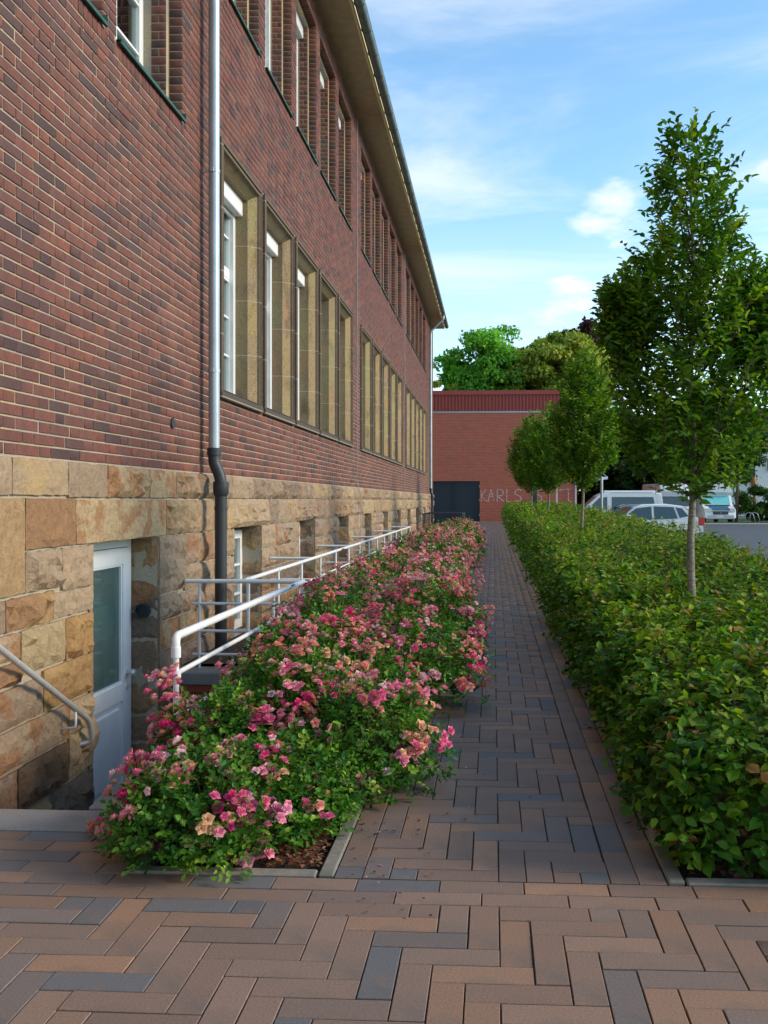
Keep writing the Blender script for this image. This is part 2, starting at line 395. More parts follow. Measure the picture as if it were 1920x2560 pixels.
PCOL = [(.245, .158, .112), (.228, .150, .112), (.260, .162, .112), (.300, .178, .112), (.210, .148, .116), (.178, .142, .126), (.138, .134, .136), (.224, .150, .112), (.240, .158, .116)]
def paver_col():
    c = random.choice(PCOL); k = random.uniform(.88, 1.12); return (c[0] * k, c[1] * k, c[2] * k)
U, J = .1003, .0020
def herring(x0, x1, y0, y1, ox, oy):
    out = []
    i0, i1 = math.floor((x0 - ox) / U) - 3, math.ceil((x1 - ox) / U) + 3; j0, j1 = math.floor((y0 - oy) / U) - 3, math.ceil((y1 - oy) / U) + 3
    for i in range(i0, i1):
        for j in range(j0, j1):
            d = (i + j) % 6
            if d == 0: out.append((ox + i * U, ox + (i + 3) * U, oy + j * U, oy + (j + 1) * U, False))
            elif d == 3: out.append((ox + i * U, ox + (i + 1) * U, oy + j * U, oy + (j + 3) * U, True))
    res = []
    for a, b, c, d, v in out:
        a2, b2, c2, d2 = max(a, x0), min(b, x1), max(c, y0), min(d, y1)
        if b2 - a2 > .02 and d2 - c2 > .02: res.append((a2, b2, c2, d2))
    return res
def running(x0, x1, y0, y1, along, off=0.0):
    res = []
    if along == 'x':
        n = max(1, round((y1 - y0) / U)); w = (y1 - y0) / n
        for k in range(n):
            x = x0 - .3 + ((off + k * .15) % .3)
            while x < x1:
                a, b = max(x, x0), min(x + .3009, x1); x += .3009
                if b - a > .02: res.append((a, b, y0 + k * w, y0 + (k + 1) * w))
    else:
        n = max(1, round((x1 - x0) / U)); w = (x1 - x0) / n
        for k in range(n):
            y = y0 - .3 + ((off + k * .13) % .3)
            while y < y1:
                a, b = max(y, y0), min(y + .3009, y1); y += .3009
                if b - a > .02: res.append((x0 + k * w, x0 + (k + 1) * w, a, b))
    return res
PMESH = {}
def piece_mesh(w, d, h, b, mat, nm):
    k = (round(w, 3), round(d, 3), round(h, 3), mat)
    if k not in PMESH:
        mm = MB(); x, y = w / 2, d / 2
        mm.v = [(-x, -y, -h), (x, -y, -h), (x, y, -h), (-x, y, -h), (-x, -y, -b), (x, -y, -b), (x, y, -b), (-x, y, -b), (-x + b, -y + b, 0), (x - b, -y + b, 0), (x - b, y - b, 0), (-x + b, y - b, 0)]
        mm.f = [(8, 9, 10, 11)] + [(i, (i + 1) % 4, 4 + (i + 1) % 4, 4 + i) for i in range(4)] + [(4 + i, 4 + (i + 1) % 4, 8 + (i + 1) % 4, 8 + i) for i in range(4)]
        me = bpy.data.meshes.new(nm); me.from_pydata(mm.v, [], mm.f); me.materials.append(MATS[mat]); PMESH[k] = me
    return PMESH[k]
def lay(parent, rects, limit=300):
    def size(r):
        px, py, d = proj((r[0] + r[1]) / 2, (r[2] + r[3]) / 2, 0)
        if d < .5 or not (-60 < px < 1980 and 0 < py < 2640): return 0
        return (r[1] - r[0]) * (r[3] - r[2]) / d ** 3
    rects = sorted(rects, key=size, reverse=True)
    V, Q, C = [], [], []
    for n, (a, b, c, d) in enumerate(rects):
        z = random.gauss(0, .0011); colr = paver_col(); j = J * random.uniform(.75, 1.5)
        if n < limit and size((a, b, c, d)) > 0:
            o = bpy.data.objects.new('paver', piece_mesh(b - a - 2 * j, d - c - 2 * j, .03, .0018, 'paver', 'paver'))
            o.location = ((a + b) / 2, (c + d) / 2, z); o.rotation_euler = (random.gauss(0, .0035), random.gauss(0, .0035), random.gauss(0, .002)); o.color = colr + (1,)
            link(o, parent)
        else:
            x, y, h, e = (b - a) / 2 - j, (d - c) / 2 - j, .03, .0018; i = len(V); X, Y = (a + b) / 2, (c + d) / 2
            for (s, zz) in ((0, -h), (0, -e), (e, 0)): V += [(X - x + s, Y - y + s, z + zz), (X + x - s, Y - y + s, z + zz), (X + x - s, Y + y - s, z + zz), (X - x + s, Y + y - s, z + zz)]
            Q.append((i + 8, i + 9, i + 10, i + 11))
            for k in range(4):
                Q.append((i + k, i + (k + 1) % 4, i + 4 + (k + 1) % 4, i + 4 + k)); Q.append((i + 4 + k, i + 4 + (k + 1) % 4, i + 8 + (k + 1) % 4, i + 8 + k))
            C += [colr] * 12
    if V: np_obj('paver_field', V, Q, 'paver_field', parent, C, kind='stuff')
m = MB(); m.box(-2.765, 2.70, -11.9, 3.33, -.24, -.016); m.box(-2.765, -1.375, 3.3301, 3.74, -.24, -.0161); fc = m.build('forecourt', 'joint_sand', kind='structure')
lay(fc, herring(-2.75, 2.7, -4.0, 3.129, .02, .02) + running(-2.75, 2.7, 3.129, 3.33, 'x') + running(-2.75, -1.377, 3.33, 3.735, 'x', .07))
m = MB(); m.box(-.60, .64, 3.34, 58.95, -.24, -.0165); m.box(-2.75, -.6001, 31.001, 58.95, -.24, -.0166); m.box(.6401, 2.7, 57.51, 58.95, -.24, -.0167); pth = m.build('path', 'joint_sand', kind='structure')
lay(pth, running(-.584, -.480, 3.335, 31, 'y', .1) + herring(-.480, .425, 3.335, 31, .02, .02) + running(.425, .628, 3.335, 58.8, 'y') + herring(-2.7, .425, 31, 58.8, .02, .02))

def kerb(x0, x1, y0, y1, z1=.006, step=1.0):
    root = None
    n = max(1, round(max(x1 - x0, y1 - y0) / step))
    for k in range(n):
        m = MB()
        if y1 - y0 > x1 - x0: m.cbox(x0, x1, y0 + (y1 - y0) * k / n + .003, y0 + (y1 - y0) * (k + 1) / n - .003, -.2, z1 + random.gauss(0, .002), .006)
        else: m.cbox(x0 + (x1 - x0) * k / n + .003, x0 + (x1 - x0) * (k + 1) / n - .003, y0, y1, -.2, z1 + random.gauss(0, .002), .006)
        if root is None: root = m.build('kerb', 'concrete', kind='structure')
        else: m.build('kerb_stone', 'concrete', root)
kerb(-.645, -.587, 3.345, 31); kerb(-1.37, -.65, 3.337, 3.392); kerb(-1.372, -1.32, 3.40, 3.74); kerb(-1.56, -.65, 30.95, 31.0)
kerb(.633, .692, 3.345, 57.5); kerb(.697, 2.72, 3.337, 3.392); kerb(2.66, 2.72, 3.40, 57.5, .02); kerb(.70, 2.65, 57.45, 57.5)
def soil(name, x0, x1, y0, y1, zf):
    nx, ny = 10, int((y1 - y0) / .25) + 2; V = []; Q = []
    for j in range(ny):
        for i in range(nx):
            x = x0 + (x1 - x0) * i / (nx - 1); y = y0 + (y1 - y0) * j / (ny - 1)
            e = min(i, nx - 1 - i, j, ny - 1 - j) > 0
            V.append((x, y, zf + (.02 + .03 * noise.noise((x * 5, y * 5, 0)) if e else -.02)))
    for j in range(ny - 1):
        for i in range(nx - 1): a = j * nx + i; Q.append((a, a + 1, a + nx + 1, a + nx))
    return np_obj(name, V, Q, 'soil', smooth=True, kind='structure')
soil('rose_bed', -1.33, -.64, 3.39, 3.98, -.03); soil('rose_bed', -1.56, -.64, 3.975, 31, -.03); soil('wall_border', -2.745, -1.56, 8.02, 31, -.05); soil('hedge_bed', .69, 2.66, 3.39, 57.5, -.04)

# ------------------------------------------------------------------ the brick building
school = thing('brick_building', 'long dark red brick building on a rough sandstone base with rows of windows', 'building', (XW, 20, 0))
YS, YE, ZB, ZT = -3.0, 42.2, 1.645, 9.19
BF = XW - .012                                          # brick face
GW = []; UW = []
for s0 in (9.16, 19.05, 28.94):
    for k in range(5): GW.append((s0 + 1.77 * k, s0 + 1.77 * k + 1.59))
for s0 in (9.16, 19.05, 28.94):
    for k in range(5): UW.append((s0 + 1.77 * k + .12, s0 + 1.77 * k + 1.60))
UW.append((39.9, 41.4))
SW = [(4.95, 6.40), (6.63, 8.07)]; SZ = (4.78, 7.15)
UPPER = [(a, b) + (6.66, 8.86) for a, b in UW] + [(a, b) + SZ for a, b in SW]
CW = [(9.66 + 3.29 * k, 9.66 + 3.29 * k + 1.16) for k in range(10) if 9.66 + 3.29 * k < 40]
GZ, UZ, CZ = (2.49, 5.05), (6.66, 8.86), (-.15, 1.10)
DOOR = (6.21, 7.46, -1.08, 1.085)
# masonry core with the openings left out
def core(name, mat, x, y0, y1, z0, z1, openings, depth, parent):
    ys = sorted({y0, y1} | {v for o in openings for v in o[:2] if y0 < v < y1}); zs = sorted({z0, z1} | {v for o in openings for v in o[2:4] if z0 < v < z1})
    m = MB()
    for a, b in zip(ys, ys[1:]):
        for c, d in zip(zs, zs[1:]):
            ym, zm = (a + b) / 2, (c + d) / 2
            if any(o[0] < ym < o[1] and o[2] < zm < o[3] for o in openings): continue
            m.face([(x, a, c), (x, b, c), (x, b, d), (x, a, d)])
    for a, b, c, d in openings:
        q = x - depth
        m.face([(x, b, c), (q, b, c), (q, b, d), (x, b, d)]); m.face([(x, a, c), (x, a, d), (q, a, d), (q, a, c)])
        m.face([(x, a, d), (x, b, d), (q, b, d), (q, a, d)]); m.face([(x, a, c), (q, a, c), (q, b, c), (x, b, c)])
    return m.build(name, mat, parent)
op_up = list(UPPER); op_gr = [(a, b, GZ[0], GZ[1]) for a, b in GW]
core('wall', 'mortar', BF - .007, YS, YE, ZB, ZT, op_up + op_gr, .45, school)
op_ce = [(a, b, CZ[0], CZ[1]) for a, b in CW]
core('plinth_wall', 'stone_joint', XW - .018, YS, YE, -1.3, ZB + .002, op_ce + [DOOR], .45, school)
m = MB()
XB = XW - 12
m.face([(XB, YS, -.26), (XB, YS, ZT), (XB, YE, ZT), (XB, YE, -.26)])
for y in (YS, YE): m.face([(XB, y, -.26), (BF - .007, y, -.26), (BF - .007, y, ZT), (XB, y, ZT)])
m.build('rear_wall', 'hall_brick', school)
m = MB()
for z in (ZT - .05, 5.9, 1.2): m.box(XB + .1, XW - .46, YS + .1, YE - .1, z - .2, z)
m.box(XW - 3.2, XW - 3.1, YS + .1, YE - .1, -1.3, ZT - .3); m.box(XW - 1.6, XW - 1.5, 5.2, 9.2, -1.3, 1.15)
m.build('inner_structure', 'interior', school)
# Flemish bond bricks
BCOL = [(.172, .058, .038), (.160, .055, .037), (.146, .052, .037), (.192, .063, .039), (.128, .050, .038), (.102, .045, .037), (.080, .040, .036), (.168, .060, .041), (.152, .056, .040), (.180, .062, .040)]
def bcol():
    c = random.choice(BCOL); k = random.uniform(.85, 1.15); return (c[0] * k, c[1] * k, c[2] * k)
PER, CRS, JT = .41, .0752, .011
rects = []
blocks = op_gr + [(a - .04, b + .04, z0 - .125, z0) for a, b, z0, z1 in UPPER] + op_up
row = 0; z = ZB + .004
while z + CRS <= ZT + .03:
    zt = min(z + CRS - JT, ZT - .002); zc = (z + zt) / 2
    cuts = sorted((o[0], o[1]) for o in blocks if o[2] < zt - .015 and o[3] > z + .015)
    y = YS + ((row % 2) * .205) + random.uniform(-.008, .008) - PER; k = 0
    while y < YE:
        for ln in (.2735, .1365):
            segs = [(y + JT / 2 + random.uniform(-.003, .003), y + ln - JT / 2 + random.uniform(-.003, .003))]; y += ln
            segs = [(max(a, YS), min(b, YE)) for a, b in segs]
            for c0, c1 in cuts:
                ns = []
                for a, b in segs:
                    if b <= c0 or a >= c1: ns.append((a, b))
                    else:
                        if a < c0 - .02: ns.append((a, c0 - .002))
                        if b > c1 + .02: ns.append((c1 + .002, b))
                segs = ns
            rects += [(a, b, z, zt) for a, b in segs if b - a > .02]
    z += CRS; row += 1
for a, b, z0, z1 in UPPER:                                         # upright bricks under each upper sill
    n = round((b - a + .08) / .0745); w = (b - a + .08) / n
    rects += [(a - .04 + i * w + .005, a - .04 + (i + 1) * w - .005, z0 - .121, z0 - .012) for i in range(n)]
def bsize(r):
    px, py, d = proj(BF, (r[0] + r[1]) / 2, (r[2] + r[3]) / 2)
    if d < 1 or not (-5 < px < 1925 and -10 < py < 2570): return 0
    return (r[1] - r[0]) * (r[3] - r[2]) / d ** 3
rects.sort(key=bsize, reverse=True)
BM = {}
V, Q, C = [], [], []
def add_brick(xf, a, b, z0, z1, dep, bev, c):
    i = len(V); t = random.gauss(0, .0012)
    for (s, x) in ((0, xf - dep), (0, xf - bev + t), (bev, xf + t)):
        V.extend([(x, a + s, z0 + s), (x, b - s, z0 + s), (x, b - s, z1 - s), (x, a + s, z1 - s)])
    Q.append((i + 8, i + 9, i + 10, i + 11))
    for k in range(4):
        Q.append((i + k, i + (k + 1) % 4, i + 4 + (k + 1) % 4, i + 4 + k)); Q.append((i + 4 + k, i + 4 + (k + 1) % 4, i + 8 + (k + 1) % 4, i + 8 + k))
    C.extend([c] * 12)
for n, (a, b, z0, z1) in enumerate(rects):
    if n < 300:
        w, h = round((b - a) / .004) * .004, z1 - z0
        kk = (round(w, 3), round(h, 3))
        if kk not in BM:
            y_, z_, e, dp = w / 2, h / 2, .004, .02
            vv = [(x, sy * (y_ - s), sz * (z_ - s)) for (s, x) in ((0, -dp), (0, -e), (e, 0)) for sy, sz in ((-1, -1), (1, -1), (1, 1), (-1, 1))]
            ff = [(8, 9, 10, 11)] + [(i, (i + 1) % 4, 4 + (i + 1) % 4, 4 + i) for i in range(4)] + [(4 + i, 4 + (i + 1) % 4, 8 + (i + 1) % 4, 8 + i) for i in range(4)]
            me = bpy.data.meshes.new('brick'); me.from_pydata(vv, [], ff); me.materials.append(MATS['brick']); BM[kk] = me
        o = bpy.data.objects.new('brick', BM[kk]); o.location = (BF + random.gauss(0, .0014), (a + b) / 2, (z0 + z1) / 2)
        o.rotation_euler = (random.gauss(0, .004), 0, random.gauss(0, .006)); o.color = bcol() + (1,); link(o, school)
    else: add_brick(BF, a, b, z0, z1, .02, .003, bcol())
# brick reveals of the upper windows: two steps, each course a brick end
V2, Q2, C2 = V, Q, C
def jamb_brick(x0, x1, y, sgn, z0, z1, c):
    """brick whose face looks along -sgn*Y"""
    i = len(V); e = .003
    for (s, yy) in ((0, y + sgn * .02), (0, y + sgn * e), (e, y)):
        V.extend([(x0 + s, yy, z0 + s), (x1 - s, yy, z0 + s), (x1 - s, yy, z1 - s), (x0 + s, yy, z1 - s)])
    Q.append((i + 8, i + 9, i + 10, i + 11))
    for k in range(4):
        Q.append((i + k, i + (k + 1) % 4, i + 4 + (k + 1) % 4, i + 4 + k)); Q.append((i + 4 + k, i + 4 + (k + 1) % 4, i + 8 + (k + 1) % 4, i + 8 + k))
    C.extend([c] * 12)
STEP = .065
for a, b, *UZ in UPPER:
    mj = MB()
    # inner pier step
    for (y0, y1) in ((a, a + STEP), (b - STEP, b)): mj.box(BF - .45, BF - .128, y0 + .0005, y1 - .0005, UZ[0] + .001, UZ[1] - .001)
    mj.box(BF - .45, BF - .128, a + STEP, b - STEP, UZ[1] - STEP, UZ[1] - .001); mj.build('window_reveal', 'mortar', school)
    zz = ZB + .004
    while zz < UZ[1]:
        z0, z1 = max(zz, UZ[0] + .005), min(zz + CRS - JT, UZ[1] - .002)
        if z1 - z0 > .02:
            for (y, sg) in ((b - .006, 1), (a + .006, -1)):
                jamb_brick(BF - .120, BF - .006, y, sg, z0, z1, bcol())
            for (y, sg) in ((b - STEP - .006, 1), (a + STEP + .006, -1)):
                if z1 < UZ[1] - STEP: 
                    k = int(zz / CRS) % 2
                    xs = [(BF - .262, BF - .130)] if k else [(BF - .190, BF - .130), (BF - .262, BF - .200)]
                    for x0, x1 in xs: jamb_brick(x0, x1, y, sg, z0, z1, bcol())
        zz += CRS
    n = round((b - a) / .0745); w = (b - a) / n                    # head: upright bricks seen from below
    for i in range(n):
        y0 = a + i * w + .005; i0 = len(V); c = bcol(); zf = UZ[1] - .006
        V.extend([(BF - .12, y0, zf), (BF - .006, y0, zf), (BF - .006, y0 + w - .01, zf), (BF - .12, y0 + w - .01, zf)]); Q.append((i0, i0 + 3, i0 + 2, i0 + 1)); C.extend([c] * 4)
np_obj('brickwork', V, Q, 'brick_field', school, C, kind='stuff')

# sandstone blocks of the base
SCOL = [(.39, .30, .21), (.36, .28, .205), (.41, .315, .22), (.33, .245, .18), (.37, .285, .21), (.28, .215, .17), (.42, .32, .20), (.36, .265, .18), (.32, .255, .20)]
def rock(parent, O, u, v, n, w, h, rough, dep, colr, nu=None, nv=None, name='stone_block'):
    """block with a hand-split face: grid over w x h, facets pushed out along n"""
    O, u, v, n = Vector(O), Vector(u), Vector(v), Vector(n)
    nu = nu or max(4, min(14, int(w / .05))); nv = nv or max(4, min(9, int(h / .045)))
    sd = random.uniform(0, 500); vs, fs = [], []
    tilt = random.uniform(-.5, .5) * rough
    for j in range(nv + 1):
        for i in range(nu + 1):
            a, b = i / nu, j / nv
            ja = (random.uniform(-.25, .25) / nu if 0 < i < nu else 0); jb = (random.uniform(-.25, .25) / nv if 0 < j < nv else 0)
            e = min(min(a, 1 - a) * w, min(b, 1 - b) * h); k = min(1, e / .03)
            p = O + u * (w * (a + ja)) + v * (h * (b + jb))
            d = noise.fractal((p.x * 7 + sd, p.y * 7, p.z * 7), .9, 2.1, 4) * rough * .85
            cell = noise.cell((p.y * 9 + sd, p.z * 11, p.x * 9)) * rough * .35
            d = k * (rough * .65 + d + cell + tilt * (b - .5)) + (1 - k) * random.uniform(0, .004)
            if e < 1e-6: p = p + (u * random.uniform(-.004, .004) + v * random.uniform(-.004, .004))
            vs.append(p + n * max(d, -.004))
    W = nu + 1
    for j in range(nv):
        for i in range(nu):
            a = j * W + i; q = (a, a + 1, a + W + 1, a + W)
            fs += [(q[0], q[1], q[2]), (q[0], q[2], q[3])] if (i + j) % 2 else [(q[0], q[1], q[3]), (q[1], q[2], q[3])]
    rim = [i for i in range(W)] + [j * W + nu for j in range(1, nv + 1)] + [nv * W + i for i in range(nu - 1, -1, -1)] + [j * W for j in range(nv - 1, 0, -1)]
    b0 = len(vs); vs += [vs[i] - n * (dep + (vs[i] - O).dot(n)) for i in rim]; L = len(rim)
    for k in range(L): fs.append((rim[k], b0 + k, b0 + (k + 1) % L, rim[(k + 1) % L]))
    me = bpy.data.meshes.new(name); me.from_pydata([tuple(p) for p in vs], [], fs); me.materials.append(MATS['stone'])
    o = bpy.data.objects.new(name, me); o.color = tuple(colr) + (1,); link(o, parent); return o
def scol():
    c = random.choice(SCOL); k = random.uniform(.85, 1.12); return tuple(x * k for x in c)
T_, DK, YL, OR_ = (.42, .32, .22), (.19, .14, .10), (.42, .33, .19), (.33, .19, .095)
near = [  # y0, y1, z0, z1, colour: the blocks round the cellar door, read off the photograph
 (4.55, 5.13, 1.41, 1.64, T_), (5.13, 5.83, 1.41, 1.64, T_), (5.83, 6.44, 1.40, 1.64, None), (6.44, 7.25, 1.40, 1.64, None), (7.25, 7.87, 1.40, 1.64, None), (7.87, 8.45, 1.40, 1.64, None), (8.45, 8.95, 1.40, 1.64, None),
 (4.6, 5.28, .83, 1.40, (.41, .28, .15)), (5.28, 5.94, 1.085, 1.40, OR_), (5.94, 7.62, 1.085, 1.39, (.47, .36, .22)), (7.62, 8.38, 1.085, 1.39, None), (8.38, 8.95, 1.085, 1.39, None),
 (5.28, 5.745, .83, 1.08, None), (5.745, 6.205, .80, 1.08, T_), (4.7, 5.06, .625, .82, None), (5.06, 5.63, .625, .82, OR_), (5.63, 6.205, .63, .80, T_),
 (4.75, 5.23, .46, .615, T_), (5.23, 5.79, .35, .62, YL), (5.79, 6.205, .34, .62, (.40, .25, .10)), (4.75, 5.23, .315, .45, OR_), (4.7, 5.50, .075, .305, None), (5.50, 6.205, .075, .34, (.38, .24, .10)),
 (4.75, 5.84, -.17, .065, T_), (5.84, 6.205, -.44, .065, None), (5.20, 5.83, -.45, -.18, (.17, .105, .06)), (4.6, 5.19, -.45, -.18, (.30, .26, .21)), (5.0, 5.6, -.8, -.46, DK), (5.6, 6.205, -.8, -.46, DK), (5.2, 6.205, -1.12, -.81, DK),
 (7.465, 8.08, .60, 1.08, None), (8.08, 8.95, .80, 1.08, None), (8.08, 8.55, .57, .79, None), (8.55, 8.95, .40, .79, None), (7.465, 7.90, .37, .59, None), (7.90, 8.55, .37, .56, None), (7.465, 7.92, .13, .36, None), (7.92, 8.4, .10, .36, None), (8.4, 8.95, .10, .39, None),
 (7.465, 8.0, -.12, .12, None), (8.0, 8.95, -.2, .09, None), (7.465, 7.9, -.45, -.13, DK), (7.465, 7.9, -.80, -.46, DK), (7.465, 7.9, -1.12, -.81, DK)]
def wall_stone(y0, y1, z0, z1, c, rough=None):
    r = rough if rough is not None else random.choice((.022, .036, .050, .062))
    rock(school, (XW, y0 + .005, z0 + .006), (0, 1, 0), (0, 0, 1), (1, 0, 0), y1 - y0 - .01, z1 - z0 - .012, r * .85, .03, tuple(v * q for v, q in zip(c or scol(), (.92, .88, .82))))
for y0, y1, z0, z1, c in near: wall_stone(y0, y1, z0, z1, c, .012 if (z1 > 1.35 and y0 < 6) else None)
yy = -3.0
for z0, z1 in ((1.41, 1.64), (1.09, 1.40), (.80, 1.08), (.52, .79), (.25, .51), (-.05, .24)):   # the same wall nearer than the picture shows
    y = .6
    while y < 4.54:
        w = min(random.uniform(.5, .95), 4.55 - y); w = w if 4.55 - y - w > .25 else 4.55 - y
        wall_stone(y, y + w, z0, z1, None); y += w
        if y >= 4.549: break
# beyond the downpipe: coursed blocks round the cellar windows
def course(z0, z1, cuts):
    y = 8.95
    marks = sorted(cuts) + [(YE, YE + 1)]
    for c0, c1 in marks:
        while c0 - y > .05:
            w = random.uniform(.38, .85)
            if c0 - y - w < .28: w = c0 - y
            wall_stone(y, y + w, z0, z1, None); y += w
        y = max(y, c1)
lint = []
for a, b in CW:
    w0, w1 = random.uniform(.12, .45), random.uniform(.12, .45); lint.append((a - w0, b + w1))
    wall_stone(a - w0, b + w1, 1.085, 1.39, random.choice((T_, OR_, YL, None)))
course(1.40, 1.64, []); course(1.085, 1.395, lint)
for z0, z1 in ((.80, 1.08), (.56, .79), (.28, .55), (.02, .27), (-.25, .01)): course(z0, z1, CW)
# reveal stones of the door and of each cellar window (the far side is the one in view)
for a, b, z0, z1 in [DOOR] + [(c[0], c[1], -.25, 1.085) for c in CW]:
    for y, sg in ((b, -1), (a, 1)):
        z = z0
        while z < z1 - .05:
            h = random.uniform(.22, .36); h = h if z1 - z - h > .15 else z1 - z
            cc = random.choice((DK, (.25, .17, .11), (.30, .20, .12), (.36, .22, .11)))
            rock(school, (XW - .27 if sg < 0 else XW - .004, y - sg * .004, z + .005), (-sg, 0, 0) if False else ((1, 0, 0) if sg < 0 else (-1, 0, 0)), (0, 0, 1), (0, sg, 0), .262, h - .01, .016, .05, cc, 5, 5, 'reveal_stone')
            z += h

# sandstone surrounds of the ground floor windows
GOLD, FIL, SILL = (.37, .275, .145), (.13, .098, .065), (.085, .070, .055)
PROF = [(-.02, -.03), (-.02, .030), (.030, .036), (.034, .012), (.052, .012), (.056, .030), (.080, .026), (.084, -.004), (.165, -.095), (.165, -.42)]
PCOLS = [FIL, FIL, FIL, DK, FIL, FIL, DK, GOLD, (.27, .205, .115)]  # last entry: the reveal's shade is put into its colour
def surround(a, b, z0, z1):
    m = MB(); k0 = .30
    def ring(d, x):
        db = d * k0
        return [(BF + x, a + d, z0 + db), (BF + x, b - d, z0 + db), (BF + x, b - d, z1 - d), (BF + x, a + d, z1 - d)]
    for (p, q, c) in zip(PROF, PROF[1:], PCOLS):
        A, B = ring(*p), ring(*q)
        for k in range(4):
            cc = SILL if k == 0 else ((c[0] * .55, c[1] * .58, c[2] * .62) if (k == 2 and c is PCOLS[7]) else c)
            # split so that grain and stains vary along the length
            n = 6 if k in (1, 3) else 3
            for i in range(n):
                def L(P, t): return tuple(Vector(P[k]).lerp(Vector(P[(k + 1) % 4]), t))
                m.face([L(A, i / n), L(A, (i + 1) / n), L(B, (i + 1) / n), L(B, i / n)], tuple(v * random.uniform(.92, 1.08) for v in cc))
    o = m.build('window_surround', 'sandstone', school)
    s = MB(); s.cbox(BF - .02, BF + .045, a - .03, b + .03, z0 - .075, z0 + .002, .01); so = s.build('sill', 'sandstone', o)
    ca = so.data.color_attributes.new('Col', 'FLOAT_COLOR', 'POINT'); ca.data.foreach_set('color', list(SILL + (1,)) * len(so.data.vertices))
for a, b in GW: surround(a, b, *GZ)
# white windows: local frame at lower near corner, y along the wall, x outwards
def make_window(w, h, shutter, transom):
    m = MB(); fr = .065
    m.box(-.035, .035, 0, fr, 0, h); m.box(-.035, .035, w - fr, w, 0, h); m.box(-.034, .034, fr, w - fr, 0, fr); m.box(-.034, .034, fr, w - fr, h - fr, h)
    m.box(-.030, .042, w / 2 - .05, w / 2 + .05, fr, h - fr)
    if transom: m.box(-.029, .040, fr, w - fr, h * .62 - .045, h * .62 + .045)
    zs = [fr] + ([h * .62 - .045] if transom else []) + [h - fr]
    rows = ((fr, h * .62 - .045), (h * .62 + .045, h - fr)) if transom else ((fr, h - fr),)
    o = m.build('window', 'white_paint', school)
    for z0, z1 in rows:
        for y0, y1 in ((fr, w / 2 - .05), (w / 2 + .05, w - fr)):
            s = MB(); e = .03
            s.box(-.02, .036, y0, y0 + e, z0, z1); s.box(-.02, .036, y1 - e, y1, z0, z1); s.box(-.02, .0355, y0 + e, y1 - e, z0, z0 + e); s.box(-.02, .0355, y0 + e, y1 - e, z1 - e, z1)
            n = 3 if z1 - z0 > 1 else 2
            for i in range(1, n): zz = z0 + (z1 - z0) * i / n; s.box(-.012, .030, y0 + e, y1 - e, zz - .012, zz + .012)
            sash = MB(); sash = s.build('sash', 'white_paint', o)
            g_ = MB(); g_.box(-.004, .004, y0 + e - .004, y1 - e + .004, z0 + e - .004, z1 - e + .004); g_.build('pane', 'window_glass', o)
    for y0, y1 in ((-.02, .085), (w - .085, w + .02)):
        if shutter: s = MB(); s.box(.037, .085, y0, y1, -.0, h - .17); s.build('shutter_guide', 'white_paint', o)
    if shutter:
        s = MB(); s.cbox(.037, .17, -.03, w + .03, h - .17, h + .02, .008); s.build('shutter_box', 'white_paint', o)
        s = MB(); s.tube([(.06, .06, h - .20), (.06, w - .06, h - .20)], .022, 8); s.build('shutter_rail', 'white_paint', o, True)
    s = MB(); s.box(-.30, -.295, .02, w * .42, .1, h); s.box(-.30, -.295, w * .60, w - .02, .1, h); s.build('curtain', 'curtain', o)
    return o
gw0 = make_window(1.59 - .33, GZ[1] - GZ[0] - .23, True, True); uw0 = make_window(1.48 - .13, 8.86 - 6.66 - .10, True, False); sw0 = make_window(1.44 - .13, SZ[1] - SZ[0] - .10, False, True)
gw1 = make_window(1.59 - .33, GZ[1] - GZ[0] - .23, False, True)
for i, (a, b) in enumerate(GW):
    o = gw0 if i == 0 else gw1 if i == 3 else copy_tree(gw0 if i < 3 else gw1); o.location = (BF - .325, a + .165, GZ[0] + .053)
for i, (a, b, *UZ) in enumerate(UPPER):
    if b > 9: o = uw0 if i == 0 else copy_tree(uw0)
    else: o = sw0 if b > 7 else copy_tree(sw0)
    o.location = (BF - .37, a + .065, UZ[0] + .03)
    s = MB(); s.v = [(BF - .30, a, UZ[0] + .035), (BF - .30, b, UZ[0] + .035), (BF + .035, b, UZ[0] + .004), (BF + .035, a, UZ[0] + .004), (BF + .035, a, UZ[0] - .022), (BF + .035, b, UZ[0] - .022), (BF + .012, b, UZ[0] - .022), (BF + .012, a, UZ[0] - .022)]
    s.f = [(0, 1, 2, 3), (3, 2, 5, 4), (4, 5, 6, 7), (3, 4, 7), (2, 6, 5)]
    s.box(BF - .12, BF + .034, b - .012, b - .004, UZ[0] + .008, UZ[0] + .06); s.build('sill_flashing', 'copper', school)
cw0 = make_window(1.16, 1.15, False, False)
for i, (a, b) in enumerate(CW):
    o = cw0 if i == 0 else copy_tree(cw0); o.location = (XW - .27, a, -.12)
